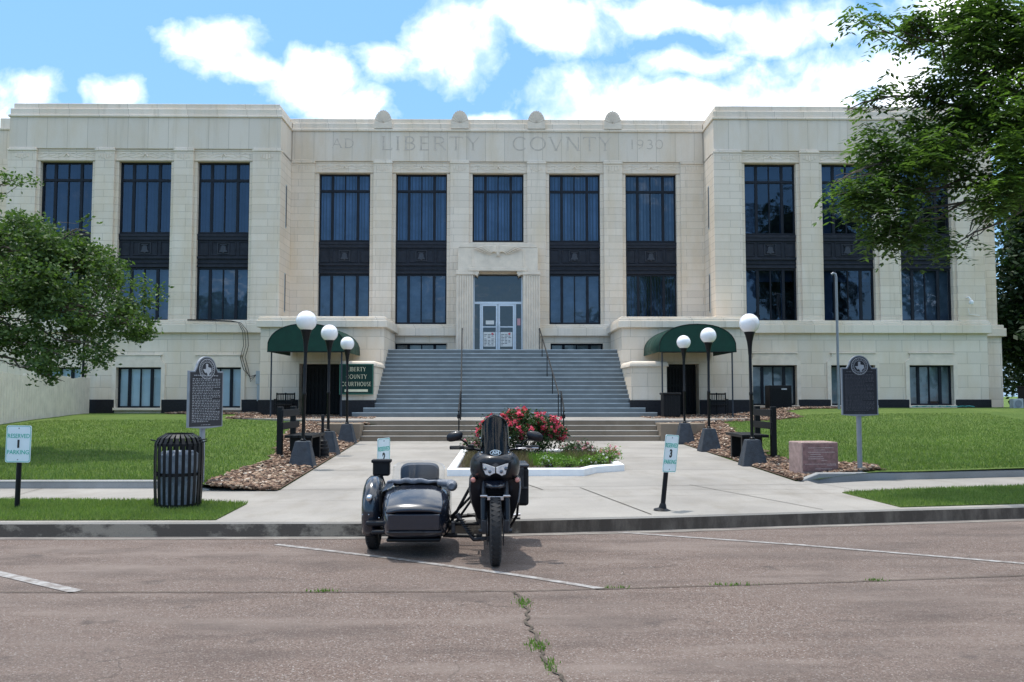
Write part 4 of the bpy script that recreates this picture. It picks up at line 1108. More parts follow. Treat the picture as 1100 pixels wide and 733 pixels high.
# air conditioner and service items by the right wing
t = thing('air_conditioner', 'dark boxy air conditioning unit before the right wing basement window', 'air conditioner', (11.25, 35.8, .92))
MB().box(-.44, .44, -.35, .35, 0, 1.02).build('housing', M['acblack'], t, bevel=.02)
g = MB()
for k in range(14): g.box(-.40, .40, -.365, -.352, .10 + k * .058, .125 + k * .058)
g.build('grille', M['black'], t); MB().box(-.5, .5, -.4, .4, -.3, 0).build('pad', M['conclight'], t)
g = MB().box(.02, .24, -.375, -.352, .84, .90).build('name_plate', M['silver'], t)
t = thing('utility_cabinet', 'long dark utility cabinet at the right end of the courthouse', 'utility box', (23.1, 36.2, .85))
MB().box(-1.6, 1.5, -.4, .4, 0, 1.02).build('housing', M['acblack'], t, bevel=.02); MB().box(-1.65, 1.55, -.45, .45, 1.02, 1.07).build('lid', M['black'], t)
t = thing('condenser_box', 'small white condenser box beside the dark cabinet', 'condenser', (21.1, 36.0, .98))
MB().box(-.22, .2, -.15, .15, 0, .42).build('housing', M['greybox'], t, bevel=.02); MB().lathe([(.15, 0), (.15, .01), (0, .01)], 20, (-.02, -.165, .21), 'y').build('fan_guard', M['galv'], t)
mb = MB(); pts = [(16.9 + .09 * k + .1 * math.sin(k * 1.7), 36.2 + .12 * math.sin(k * 2.3), 1.07 + .015 * (k % 3)) for k in range(28)]; mb.tube(pts, .018, 6)
tag(mb.build('garden_hose', plain('teal_hose', (.05, .30, .28), .5), None, smooth=True), 'teal garden hose lying under the rightmost basement window', 'hose')
t = thing('steel_pole', 'thin grey steel pole with a bent tip behind the right historical marker', 'pole', (12.95, 33.8, .80))
MB().tube([(0, 0, 0), (0, 0, 5.3), (-.03, 0, 5.42), (-.12, 0, 5.45), (-.17, 0, 5.40)], .05, 10).build('shaft', M['galv'], t, smooth=True)

# handrails
def rail(name, xs, label, z_off=.88):
    t = thing('handrail', label, 'handrail', (xs[0], 32, LZ), 0, 'dark stair handrails')
    g = MB(); pts = []
    for k, y in enumerate((31.9, 33.2, 34.5, 35.8, 36.5)):
        i = clamp((y - SY) / TR, 0, 15.99); z = RI * (int(i) + 1) if y > SY else 0
        zz = RI * clamp((y - SY) / TR + .5, 0, 16)
        x = (xs[1] - xs[0]) * (y - 31.9) / 4.6
        MB().tube([(x, y - 32, z), (x, y - 32, zz + z_off)], .018, 8).build('post', M['black'], t); pts.append((x, y - 32, zz + z_off))
    g.tube([(pts[0][0], pts[0][1] - .18, pts[0][2] - .12)] + pts + [(pts[-1][0], pts[-1][1] + .25, pts[-1][2] - .02)], .024, 8); g.build('rail', M['black'], t, smooth=True)
    return t
rail('l', (-1.43, -1.60), 'left handrail of the blue stair, seen end on'); rail('r', (2.07, 1.60), 'right handrail of the blue stair')
for x, lb in ((-1.28, 'short handrail on the low steps, left of the flower bed'), (1.92, 'short handrail on the low steps, behind the rose bush')):
    t = thing('short_handrail', lb, 'handrail', (x, 27, .16), 0, 'short handrails on the concrete steps'); 
    for k, y in enumerate((.12, 1.2)): MB().tube([(0, y, .15 if k == 0 else .6), (0, y, 1.02 if k == 0 else 1.5)], .022, 8).build('post', M['black'], t)
    MB().tube([(0, -.12, .9), (0, .12, 1.02), (0, 1.2, 1.5), (0, 1.4, 1.5)], .024, 8).build('rail', M['black'], t, smooth=True)
    MB().box(-.05, .05, .06, .18, .68, .80).build('bracket', M['acblack'], t)

# historical markers
TEX = [(-.16, .5), (.10, .5), (.10, .20), (.22, .16), (.38, .14), (.50, .10), (.50, -.10), (.54, -.20), (.44, -.28), (.30, -.38), (.22, -.54), (.24, -.68), (.10, -.62), (-.02, -.40), (-.12, -.30), (-.22, -.40), (-.34, -.26), (-.44, -.10), (-.56, -.02), (-.16, 0)]
def marker(x, y, zg, rz, w, h, zb, label, bright, pxo=0.):
    t = thing('historical_marker', label, 'historical marker', (x, y, zg), rz, 'historical markers on posts')
    hw = w / 2; zs = zb + h * .80; rr = h * .17; zc = zs + h * .05
    def outline(e):
        P = [(-hw - e, zb - e * .6), (-.05, zb - e * 1.6), (.05, zb - e * 1.6), (hw + e, zb - e * .6), (hw + e, zs + e)]
        P += [(rr + .045 + e * .5, zs + e)]
        for k in range(13): q = R(12 + 156 * k / 12); P.append(((rr + e) * math.cos(q), zc + (rr + e) * math.sin(q)))
        P += [(-rr - .045 - e * .5, zs + e), (-hw - e, zs + e)]
        return P
    MB().prism(outline(.022), -.02, .02).build('plate', M['galv'], t, bevel=.004)
    MB().prism(outline(0), -.024, -.0202).build('face', M['marker'], t)
    MB().prism(outline(0), .0202, .024).build('back_face', M['marker'], t)
    g = MB(); g.lathe([(rr * .84, -.027), (rr * .84, -.030), (rr * .90, -.030), (rr * .90, -.027)], 36, (0, 0, zc), 'y'); g.lathe([(rr * .60, -.027), (rr * .60, -.030), (rr * .64, -.030), (rr * .64, -.027)], 36, (0, 0, zc), 'y')
    sz = rr * .92; g.prism([(px * sz, zc + pz * sz) for px, pz in TEX], -.032, -.024)
    for k in range(26):
        q = 2 * PI * k / 26; g.box((rr * .74) * math.cos(q) - .004, (rr * .74) * math.cos(q) + .004, -.029, -.024, zc + rr * .74 * math.sin(q) - .007, zc + rr * .74 * math.sin(q) + .007)
    g.build('state_medallion', M['silver'], t)
    g = MB(); rq = random.Random(int(x * 10)); 
    def row(z, hgt, a, b, y0=-.0275):
        xx = a
        while xx < b - .01:
            wd = min(rq.uniform(.018, .055), b - xx); 
            n = max(1, int(wd / .009))
            for c in range(n): g.box(xx + c * .009, xx + c * .009 + .0058, y0, -.024, z + rq.uniform(0, .2) * hgt, z + hgt * rq.uniform(.75, 1))
            xx += wd + .010
    row(zs - h * .055, h * .018, -hw * .78, hw * .78)
    nr = 27
    for k in range(nr):
        z = zs - h * .105 - k * (h * .655 / nr); last = k in (6, 12, 19, 26)
        row(z, h * .0125, -hw * .86, hw * (.86 if not last else rq.uniform(.1, .6)))
    row(zb + h * .018, h * .008, -hw * .3, hw * .3)
    g.build('raised_text', M['silver'] if bright else M['dimsilver'], t)
    MB().tube([(pxo, .045, -.3), (pxo, .045, zb + .02), (pxo, .045, zb + .12)], .042, 14).build('post', M['galv'], t, smooth=True)
    return t
marker(-4.50, 13.55, .22, R(62), .64, 1.02, .87, 'black historical marker with a bright state medallion behind the litter can', True)
marker(6.04, 14.85, .26, R(3), .585, .95, .98, 'black historical marker with faint text near the granite block', False)

# reserved parking signs
def reserved(x, y, rz, num, label, lean=(0, 0), sleeve=True, zb=.45):
    t = thing('parking_sign', label, 'sign', (x, y, .16), 0, 'reserved parking signs'); t.rotation_euler = (R(lean[0]), R(lean[1]), 0)
    p = MB(); p.tube([(0, 0, 0), (0, 0, zb + .1)], .030, 12)
    if sleeve: p.lathe([(.11, 0), (.10, .012), (.05, .03), (.04, .07), (.031, .09)], 18)
    p.build('post', M['black'], t, smooth=30)
    h = MB(); w = .1525; hh = .2285; c = .025
    P = []
    for cx, cz, a0 in ((w - c, zb + c, -90), (w - c, zb + 2 * hh - c, 0), (-w + c, zb + 2 * hh - c, 90), (-w + c, zb + c, 180)):
        for k in range(5): q = R(a0 + 22.5 * k); P.append((cx + c * math.cos(q), cz + c * math.sin(q)))
    pl = h.prism(P, -.0445, -.041).build('plate', M['signwhite'], t); pl.rotation_euler = (0, 0, rz)
    P2 = [(a * .945, zb + hh + (b - zb - hh) * .965) for a, b in P]; P3 = [(a * .915, zb + hh + (b - zb - hh) * .945) for a, b in P]
    r_ = MB(); r_.loft([[(a, -.0465, b) for a, b in P2], [(a, -.0465, b) for a, b in P3]], cap=False); r_.build('border', M['teal'], pl)
    text_mesh('RESERVED', .075, 'sign_text', M['teal'], pl, (0, -.046, zb + .325), extrude=.001, sx=.80)
    text_mesh('PARKING', .075, 'sign_text', M['teal'], pl, (0, -.046, zb + .125), extrude=.001, sx=.86)
    text_mesh(num, .13, 'numeral', M['ink'], pl, (0, -.046, zb + .225), extrude=.001, off=.006)
    b = MB(); 
    for z in (zb + .035, zb + 2 * hh - .035): b.lathe([(0, -.05), (.007, -.049), (.008, -.0445)], 10, (0, 0, z), 'y')
    b.build('bolt', M['galv'], pl); return t
reserved(-6.0, 11.15, R(2), '1', 'reserved parking sign 1 on the grass at the left edge', (0, 1), False, .57)
reserved(-1.45, 10.75, R(68), '2', 'reserved parking sign 2 behind the sidecar', (0, 0), True, .43)
reserved(1.97, 10.86, R(47), '3', 'reserved parking sign 3 leaning on the walk right of the motorcycle', (0, 6), True, .47)

# slatted litter can
t = thing('litter_can', 'black slatted steel litter can with domed top on the grass strip', 'litter can', (-4.05, 11.25, .16))
for k in range(24):
    a = 2 * PI * k / 24; A = Matrix.Rotation(a, 4, 'Z')
    g = MB(); prof = [(.272, .02), (.285, .3), (.29, .6), (.285, .80), (.25, .87), (.17, .915)]
    rings = [[tuple(A @ Vector((r0, -.020, z))), tuple(A @ Vector((r0, .020, z))), tuple(A @ Vector((r0 + .006, .020, z))), tuple(A @ Vector((r0 + .006, -.020, z)))] for r0, z in prof]
    g.loft(rings); g.build('slat', M['black'], t)
g = MB(); 
for z, rr in ((.03, .268), (.42, .28), (.79, .28), (.905, .17)): g.lathe([(rr, z - .02), (rr, z + .02), (rr - .012, z + .02), (rr - .012, z - .02), (rr, z - .02)], 32)
g.split('hoop', M['black'], t, gap=.02, smooth=30)
MB().lathe([(.0, .05), (.21, .05), (.235, .66), (.2, .70), (.12, .66), (0, .60)], 24).build('bag_liner', plain('pale_bag_liner', (.26, .31, .38), .4, var=.35, scale=12, bump=.6), t, smooth=True)
g = MB()
for k in range(3): a = R(-10 + k * 0 + 185 * (k % 2)); g.tube([(.27 * math.cos(a), .27 * math.sin(a), .80 + .02 * k), (.36 * math.cos(a + .1), .36 * math.sin(a + .1), .83 + .012 * k)], .008, 6)
g.build('loose_wire', M['black'], t)

# granite block
t = thing('granite_monument', 'pink granite memorial block with etched lines on the right mulch bed', 'monument', (5.40, 15.30, .24), R(8))
g = MB(); g.box(-.33, .33, -.24, .26, -.05, .52); g.build('block', [M['granite2']], t, bevel=.018)
MB().box(-.315, .315, -.247, -.2402, .03, .50).build('polished_face', M['granite'], t)
g = MB(); rq = random.Random(5)
for z, a, b in ((.42, -.22, .24), (.385, -.12, .08), (.345, -.22, .26), (.31, -.18, .0), (.27, -.22, .04), (.235, -.22, .06), (.205, .02, .12), (.145, -.28, .27), (.125, .12, .28), (.065, -.1, .2)):
    x = a
    while x < b: w = rq.uniform(.008, .02); g.box(x, min(x + w, b), -.2490, -.2470, z, z + rq.uniform(.008, .013)); x += w + .006
g.build('etched_text', M['etched'], t)

# fence on the left
t = thing('board_fence', 'cream vertical board fence running from the left edge to the courthouse', 'fence', (-16.9, 36.6, 0))
g = MB(); n = 86; x1, y1 = .0, .0; x0, y0 = 2.7, -18.0; L = math.hypot(x0, y0); ang = math.atan2(y0, x0)
A = Matrix.Rotation(ang, 4, 'Z')
for k in range(n):
    d = L * k / n; z0 = hz(-14, 36.6 - d) - .2; z1 = 2.24 + rnd.uniform(-.012, .012) + .04 * math.sin(k * .5); w = L / n
    g.box(d + .008, d + w - .008, -.012 + rnd.uniform(-.003, .003), .012, z0, z1, A)
g.build('boards', M['fence'], t)
g = MB(); g.box(0, L, -.06, -.014, 1.0, 1.1, A); g.box(0, L, -.06, -.014, 1.9, 2.0, A); g.build('rails', M['fence'], t)
g = MB()
for k in range(9): g.box(L * k / 8.2 - .05, L * k / 8.2 + .05, -.16, -.062, .0, 2.28, A); 
g.build('posts', M['fence'], t)
MB().tube([(-.22, .1, .4), (-.22, .2, 6.0)], .05, 8).build('downpipe', M['black'], house).location = (-17.0, 36.55, 0)

# ================================================================ VEGETATION
def leaves(name, C, n_per, spread, size, m, parent, seed=1, aspect=.45, droop=0.):
    """C: twig tips (k,3); leaf quads scattered round each"""
    rr = np.random.RandomState(seed); C = np.asarray(C); n = len(C) * n_per
    P = np.repeat(C, n_per, 0) + rr.normal(0, 1, (n, 3)) * np.array(spread)
    d = rr.normal(0, 1, (n, 3)); d[:, 2] = d[:, 2] * .6 - droop; d /= np.linalg.norm(d, axis=1)[:, None]
    e = np.cross(d, rr.normal(0, 1, (n, 3))); e /= np.linalg.norm(e, axis=1)[:, None]
    s = size * rr.uniform(.6, 1.35, (n, 1)); a = d * s; b = e * s * aspect
    V = np.stack([P - a, P + b * .9 - a * .1, P + a, P - b * .9 - a * .1], 1).reshape(-1, 3)
    return np_mesh(name, V, np.arange(4 * n).reshape(-1, 4), m, parent, 4)

def px(x, y, Y):
    """world point on the plane Y metres ahead for the given image pixel"""
    return Vector(((x - 538) / 950 * Y, Y, 1.57 + (424 - y) / 950 * Y))  # x and y are image pixel coordinates, unprojected to depth Y
def limb(mb, a, b, r0, r1, wob=.15, n=7):
    a, b = Vector(a), Vector(b); L = (b - a).length; P = []
    for i in range(n):
        t = i / (n - 1); q = a.lerp(b, t)
        if 0 < i < n - 1: q += Vector((rnd.uniform(-1, 1), rnd.uniform(-1, 1), rnd.uniform(-.3, 1))) * wob * L * .15
        P.append(q)
    mb.tube(P, [r0 + (r1 - r0) * i / (n - 1) for i in range(n)], 8); return P

# left oak: crown volume described by lobes (centre, radii); the trunk stands left of the view
def crown(lobes, n, seed, thin=.0, shell=.55):
    rr = np.random.RandomState(seed); out = []
    vol = np.array([l[3] * l[4] * l[5] for l in lobes]); vol = vol ** .8; vol /= vol.sum()
    while len(out) < n:
        l = lobes[rr.choice(len(lobes), p=vol)]; v = rr.normal(0, 1, 3); v /= np.linalg.norm(v); q = v * rr.uniform(shell ** 3, 1) ** (1 / 3)
        p = np.array(l[:3]) + q * np.array(l[3:6])
        if noise.noise(Vector(p) * 1.5 + Vector((seed, 0, 0))) > -.12 + thin or rr.rand() < .05: out.append(p)
    return np.array(out)
t = thing('oak_tree', 'broad green oak overhanging the lawn at the left edge', 'tree', (-13.6, 18.2, .4))
base = Vector((0, 0, -.3)); W0 = Vector((-13.6, 18.2, .4))
ol = []
for (x, y, Y, rx, ry, rz_) in ((-40, 300, 18.2, 1.6, 2.2, 1.5), (25, 268, 18, 1.1, 1.6, .72), (70, 300, 17.8, 1.1, 1.5, .85), (35, 345, 18, 1.1, 1.6, .80), (100, 335, 17.8, .8, 1.1, .62), (138, 315, 17.9, .75, .8, .36), (140, 345, 17.6, .55, .7, .34),
        (60, 262, 17.9, .7, 1.0, .45), (92, 248, 18.2, .35, .5, .30), (70, 385, 17.5, .6, .9, .36), (20, 378, 17.8, .8, 1.0, .38), (112, 378, 17.4, .25, .4, .28), (12, 192, 18.4, .45, .5, .10), (-35, 205, 18.5, .5, .8, .3), (152, 352, 17.5, .3, .4, .25), (60, 405, 17.3, .3, .4, .16), (85, 290, 18, .9, 1.2, .6)):
    p = px(x, y, Y); ol.append((p.x, p.y, p.z, rx, ry, rz_))
rr = random.Random(3)
for k in range(16):
    a = rr.uniform(0, 6.28); d = rr.uniform(1.0, 4.2); ol.append((-14.6 + d * math.cos(a) - .3, 18.6 + d * math.sin(a), rr.uniform(4.2, 7.4), 1.4, 1.4, 1.0))
ol = [l for i, l in enumerate(ol) if i < 17 or l[0] + 1.2 < -10.6 * l[1] / 18]
ol = [(a, b, c, d * .92, e, f * .92) for a, b, c, d, e, f in ol]
tips = crown(ol, 5000, 4, .10)
tr = MB(); tr.tube([(0, 0, -.4), (.05, .0, .8), (-.1, .1, 1.9), (.0, .1, 2.9)], [.34, .27, .25, .22], 12)
for k, l in enumerate(ol):
    e = Vector(l[:3]) - W0; s0 = Vector((0, .1, 1.7 + .07 * (k % 15))); mid = s0.lerp(e, .55) + Vector((0, 0, .5)); limb(tr, s0, mid, .08, .035, .35); limb(tr, mid, e, .033, .010, .5)
    for j in range(4): limb(tr, mid.lerp(e, .4 + .15 * j), e + Vector((rr.uniform(-1, 1) * l[3], rr.uniform(-1, 1) * l[4], rr.uniform(-.8, .8) * l[5])) * .8, .011, .004, .6, 6)
tr.build('trunk', M['bark'], t, smooth=True)
tl = tips - np.array(W0)
leaves('crown', tl, 22, (.10, .10, .07), .044, M['oakleaf'], t, 2, .62)

# right pecan: long drooping sprays of narrow leaflets
t = thing('pecan_tree', 'tall dark pecan tree hanging over the right wing from the right edge', 'tree', (10.6, 14.2, .3))
W1 = Vector((10.6, 14.2, .3)); pl_ = []
PB = ((1000, 175, 13, .75, .9, .60), (960, 205, 12.8, .55, .7, .50), (925, 200, 12.6, .35, .5, .26), (985, 235, 12.7, .55, .6, .42), (940, 140, 13.2, .45, .7, .30), (1020, 110, 13.4, .60, .9, .55), (1060, 60, 13.4, .9, 1.2, .9), (1045, 15, 13.6, .85, 1.2, .32), (985, 10, 13.4, .45, .8, .14), (935, 8, 13.4, .25, .5, .14), (1090, 120, 13.3, .5, 1.0, .8),
      (1085, 205, 12.6, .35, .6, .28), (1068, 215, 12.4, .25, .4, .20), (1030, 262, 12.4, .36, .4, .14), (960, 250, 12.6, .30, .4, .22), (1010, 150, 13, .5, .7, .45), (1120, 170, 12.8, .6, .8, .8), (1130, 60, 13.2, 1, 1.3, 1.0), (905, 192, 12.6, .14, .3, .13), (918, 112, 13.2, .18, .3, .10), (1050, 245, 12.5, .16, .3, .12), (950, 95, 13.4, .25, .4, .12))
for (x, y, Y, rx, ry, rz_) in PB: p = px(x, y, Y); pl_.append((p.x, p.y, p.z, rx, ry, rz_))
extra = []
for k in range(26):
    a = rr.uniform(0, 6.28); d = rr.uniform(.8, 4.6); extra.append((11.6 + d * math.cos(a) + .3, 14.6 + d * math.sin(a) * .9, rr.uniform(6.8, 11), 1.3, 1.3, .9))
extra = [e for e in extra if not (e[0] - 1.9 < 7.2 * e[1] / 13.3)]
main = crown(pl_, 1350, 9, .13, .2); top = crown(extra, 1300, 10, .05)
tr = MB(); tr.tube([(0, 0, -.3), (.0, .0, 1.2), (.1, .05, 3.2), (.0, .1, 5.2), (-.1, .1, 7.6)], [.42, .34, .31, .26, .14], 14)
for k, l in enumerate(pl_ + extra):
    e = Vector(l[:3]) - W1; s0 = Vector((0, .08, 3.2 + .1 * (k % 42))); mid = s0.lerp(e, .5) + Vector((0, 0, .55)); limb(tr, s0, mid, .075, .03, .4); limb(tr, mid, e, .028, .009, .5)
    for j in range(3): limb(tr, mid.lerp(e, .5 + .15 * j), e + Vector((rr.uniform(-1, 1) * l[3], rr.uniform(-1, 1) * l[4], rr.uniform(-.8, .8) * l[5])) * .85, .009, .004, .6, 6)
tr.build('trunk', M['bark'], t, smooth=True)
def sprays(name, C, m, seed, leaflet=.055, nsp=3):
    """compound leaves: a curved rachis with paired leaflets"""
    q = np.random.RandomState(seed); V = []; 
    for c in C:
        for _ in range(nsp):
            a = q.uniform(0, 2 * PI); o = Vector(c) + Vector(q.normal(0, .10, 3)); d = Vector((math.cos(a), math.sin(a), q.uniform(-.5, .3))); L = q.uniform(.16, .30)
            for k in range(4):
                t_ = (k + .6) / 4; p = o + d * L * t_ + Vector((0, 0, -.5 * L * t_ * t_)); sd_ = Vector((-d.y, d.x, 0)).normalized()
                for s in (-1, 1):
                    ax = (sd_ * s * .85 + d * .45 + Vector((0, 0, -.28 + q.uniform(-.2, .2)))).normalized() * leaflet * q.uniform(.75, 1.3) ; w = ax.cross(Vector((q.uniform(-.4, .4), q.uniform(-.4, .4), 1))).normalized() * leaflet * .44
                    V += [p, p + ax * .9 + w, p + ax * 2, p + ax * .9 - w]
    V = np.array([tuple(v) for v in V]); return np_mesh(name, V, np.arange(len(V)).reshape(-1, 4), m, t, 4)
cr = sprays('crown', main - np.array(W1), M['pecanleaf'], 5, .058, 3)
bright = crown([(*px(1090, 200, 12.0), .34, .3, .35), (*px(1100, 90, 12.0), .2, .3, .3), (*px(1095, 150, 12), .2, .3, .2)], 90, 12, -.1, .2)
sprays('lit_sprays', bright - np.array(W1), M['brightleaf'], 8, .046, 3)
leaves('upper_crown', top - np.array(W1), 16, (.2, .2, .15), .07, M['pecanleaf'], t, 12, .35, .3)

def far_tree(x, y, h, r0, seed, label, name='evergreen_tree', nn=900):
    t = thing(name, label, 'tree', (x, y, .3), 0, 'trees behind the courthouse')
    q = random.Random(seed); lb = []
    for k in range(22):
        z = q.uniform(.12, .95) * h; w = r0 * (1.05 - .75 * abs(z / h - .4)); a = q.uniform(0, 6.28); d = q.uniform(0, .7) * w
        lb.append((d * math.cos(a), d * math.sin(a), z, w * .5, w * .5, h * .11))
    tp = crown(lb, nn, seed, -.12, .3); g = MB(); g.tube([(0, 0, -.5), (.1, 0, h * .4), (0, .1, h * .9)], [.35, .22, .05], 8)
    for l in lb: limb(g, (0, 0, l[2] * .75), l[:3], .07, .02)
    g.build('trunk', M['bark'], t, smooth=True); leaves('crown', tp, 34, (.42, .42, .32), .19 if h < 20 else .3, M['farleaf'], t, seed, .5)
    return t
far_tree(29.4, 47, 13.5, 4.2, 31, 'dark evergreen close behind the right corner of the courthouse')
far_tree(35, 55, 15, 5, 32, 'dark evergreen at the far right behind the corner tree')
far_tree(30.5, 43.5, 7.5, 3.6, 33, 'low dark tree at the right photo edge beside the cabinet', 'low_tree', 1100)
far_tree(-30, 44, 9, 4, 36, 'green tree beyond the cream fence at the left edge')

big = far_tree(34, -24, 24, 9, 41, 'tall tree across the street, mirrored in the right wing windows', 'street_tree', 900)
big['group'] = 'trees across the street'
o = dup(big, (50, -20, .3), 1.3, label='farther tall tree across the street, mirrored in the rightmost windows')
# planter with white kerb
bed = [(-.93, 15.42), (-.93, 20.9), (2.25, 20.9), (2.28, 16.4), (1.72, 16.0), (1.45, 15.42)]
t = thing('flower_bed', 'flower bed with white painted kerb in the middle of the walk', 'flower bed', (0, 0, 0))
g = MB(); n = len(bed)
cx, cy = .7, 18
inn = [(-.78, 15.58), (-.78, 20.74), (2.10, 20.74), (2.13, 16.5), (1.62, 16.14), (1.38, 15.58)]
g.loft([[(x, y, .12) for x, y in bed], [(x, y, .275) for x, y in bed], [(x + (a - x) * .12, y + (b - y) * .12, .29) for (x, y), (a, b) in zip(bed, inn)], [(x + (a - x) * .9, y + (b - y) * .9, .29) for (x, y), (a, b) in zip(bed, inn)], [(x, y, .27) for x, y in inn], [(x, y, .18) for x, y in inn]], cap=False)
g.build('white_kerb', M['white'], t)
g = MB(); g.prism(inn, .165, .235, 'z'); g.build('soil', M['soil'], t)

def bush(name, label, cat, c, rad, nt, nl, m, lsize, fl=None, nf=0, fsize=.03, seed=1, top=.3, group=None):
    t = thing(name, label, cat, (c[0], c[1], .24), 0, group); q = np.random.RandomState(seed); T_ = []
    while len(T_) < nt:
        v = q.normal(0, 1, 3); v /= np.linalg.norm(v); p = v * q.uniform(.2, 1) ** .5 * np.array(rad); p[2] = abs(p[2]) if q.rand() < .5 else p[2]; p[2] += rad[2] * .95
        if p[2] > .02 and noise.noise(Vector(p) * 3 / max(rad[0], .3) + Vector((seed, 0, 0))) > -.2: T_.append(p)
    T_ = np.array(T_); leaves('foliage', T_, nl, (.05, .05, .045), lsize, m, t, seed, .5)
    g = MB()
    for p in T_[:: max(1, nt // 26)]: g.tube([(p[0] * .12, p[1] * .12, 0), (p[0] * .5, p[1] * .5, p[2] * .5), tuple(p)], [.012, .008, .003], 5)
    g.build('stems', M['bark'], t)
    if fl:
        cand = T_[T_[:, 2] > rad[2] * 2 * top]; cand = cand[q.choice(len(cand), nf)] * np.array([1.04, 1.04, 1.05]) + q.normal(0, .03, (nf, 3))
        leaves('flowers', cand, 9, (fsize * .55,) * 3, fsize * .8, fl, t, seed + 1, .85)
    return t
bush('rose_bush', 'large rose bush covered in red blooms behind the windscreen', 'rose bush', (.46, 19.6), (1.0, .7, .50), 900, 16, M['roseleaf'], .032, M['rose'], 270, .042, 21, .34)
g1 = 'low plants in the flower bed'
bush('flowering_plant', 'pink flowering plant at the left end of the flower bed', 'plant', (-.62, 19.8), (.30, .3, .17), 70, 12, M['roseleaf'], .025, M['pink'], 20, .028, 22, .2, g1)
bush('flowering_plant', 'pink flowering plant just right of the rose bush', 'plant', (1.62, 18.9), (.36, .3, .17), 90, 12, M['roseleaf'], .025, M['pink'], 24, .026, 23, .2, g1)
bush('flowering_plant', 'pink flowering plant at the right corner of the bed', 'plant', (2.12, 17.3), (.24, .25, .15), 60, 12, M['herb'], .022, M['pink'], 26, .024, 24, .2, g1)
bush('flowering_plant', 'low white flowered plant near the front kerb, beside the pannier', 'plant', (.86, 16.0), (.20, .17, .11), 50, 12, M['herb'], .022, M['whitepetal'], 12, .020, 25, .4, g1)
bush('flowering_plant', 'low white flowered plant at the right front of the bed', 'plant', (1.74, 16.55), (.33, .2, .10), 70, 12, M['herb'], .022, M['whitepetal'], 16, .016, 26, .3, g1)
bush('leafy_plant', 'bright green leafy plant at the front of the bed', 'plant', (1.22, 15.9), (.16, .15, .09), 36, 12, M['herb'], .024, None, 0, .02, 27, .3, g1)
def tufts(pts, lb, m, h0, h1): 
    o = blades('ground_cover', pts, h0, h1, m, .005); tag(o, lb, 'ground cover', None, 'stuff')
q = np.random.RandomState(8)
tufts([(q.uniform(.55, 1.75), q.uniform(16.6, 18.6), .24) for _ in range(3800)], 'green grassy ground cover in the middle of the flower bed', M['herb'], .06, .20)
tufts([(q.uniform(-.72, .6), q.uniform(15.8, 19.5), .24) for _ in range(2400)] + [(q.uniform(1.3, 2.1), q.uniform(16.9, 19.5), .24) for _ in range(2400)], 'reddish wispy ground cover at both sides of the flower bed', M['drygrass'], .08, .26)

# ================================================================ MOTORCYCLE WITH SIDECAR
M['tank'] = plain('matt_black_fairing', (.009, .010, .014), .36, var=.2, scale=6, coat=.15, spec=.35)
M['gloss'] = plain('glossy_black_blue', (.011, .015, .026), .22, var=.2, scale=3, coat=.7)
M['tyre'] = plain('tyre_rubber', (.018, .018, .019), .85, var=.3, scale=40)
M['engine'] = plain('engine_metal', (.05, .05, .055), .4, metal=.6, var=.4, scale=20)
M['chrome'] = plain('bright_metal', (.6, .6, .62), .22, metal=1., var=.05)
M['vinyl'] = plain('navy_vinyl', (.016, .024, .040), .42, var=.2, scale=3)
M['lens'] = plain('headlight_glass', (.75, .80, .88), .18, metal=.35, var=.3, scale=30, coat=1.)
M['bulbdark'] = plain('headlight_bulb', (.16, .18, .21), .1, metal=.6)
M['amber'] = plain('amber_pink_lens', (.62, .25, .20), .2, coat=.8, var=.1)
M['rollgrey'] = plain('grey_rolled_cover', (.15, .165, .195), .3, var=.4, scale=18, bump=.4)
def se(y, cx, cz, rx, rz, e=2.5, n=24, tw=0.):
    out = []
    for k in range(n):
        a = 2 * PI * k / n; c, s = math.cos(a), math.sin(a)
        out.append((cx + rx * abs(c) ** (2 / e) * (1 if c > 0 else -1) * (1 - tw * (s if s < 0 else 0) * -1 if s < 0 else 1), y, cz + rz * abs(s) ** (2 / e) * (1 if s > 0 else -1)))
    return out
bike = thing('motorcycle_with_sidecar', 'black adventure motorcycle with a sidecar, parked nose out in front of the flower bed', 'motorcycle', (-.05, 8.26, 0), R(1.5))
def wheel(name, x, y, r, w, label, spokes=10, rimr=None):
    m = MB(); rimr = rimr or r - .10; hw = w / 2
    prof = [(rimr, -hw * .7), (rimr + .02, -hw * .95), (r - .035, -hw), (r - .012, -hw * .72), (r, -hw * .3), (r + .002, 0), (r, hw * .3), (r - .012, hw * .72), (r - .035, hw), (rimr + .02, hw * .95), (rimr, hw * .7), (rimr, -hw * .7)]
    m.lathe(prof, 48, (x, y, r), 'x')
    ty = m.build('wheel', M['tyre'], bike, smooth=50, label=label)
    g = MB()
    for k in range(40):
        a = 2 * PI * k / 40
        for s in (-1, 1):
            A = Matrix.Translation((x, y, r)) @ Matrix.Rotation(a + (.04 if s > 0 else 0), 4, 'X') @ Matrix.Translation((s * hw * .36, 0, r - .0045 - .004)) @ Matrix.Rotation(s * .5, 4, 'Z')
            g.box(-hw * .42, hw * .42, -.0095, .0095, -.006, .0105, A)
    g.build('tread_blocks', M['tyre'], ty)
    g = MB(); g.lathe([(rimr + .008, -hw * .72), (rimr - .03, -hw * .6), (rimr - .035, 0), (rimr - .03, hw * .6), (rimr + .008, hw * .72)], 40, (x, y, r), 'x')
    g.tube([(x - hw * .9, y, r), (x + hw * .9, y, r)], .035, 14)
    for k in range(spokes): a = 2 * PI * k / spokes; g.tube([(x, y + .03 * math.cos(a), r + .03 * math.sin(a)), (x, y + (rimr - .02) * math.cos(a), r + (rimr - .02) * math.sin(a))], .012, 6)
    g.build('rim', M['engine'], ty, smooth=40); return ty
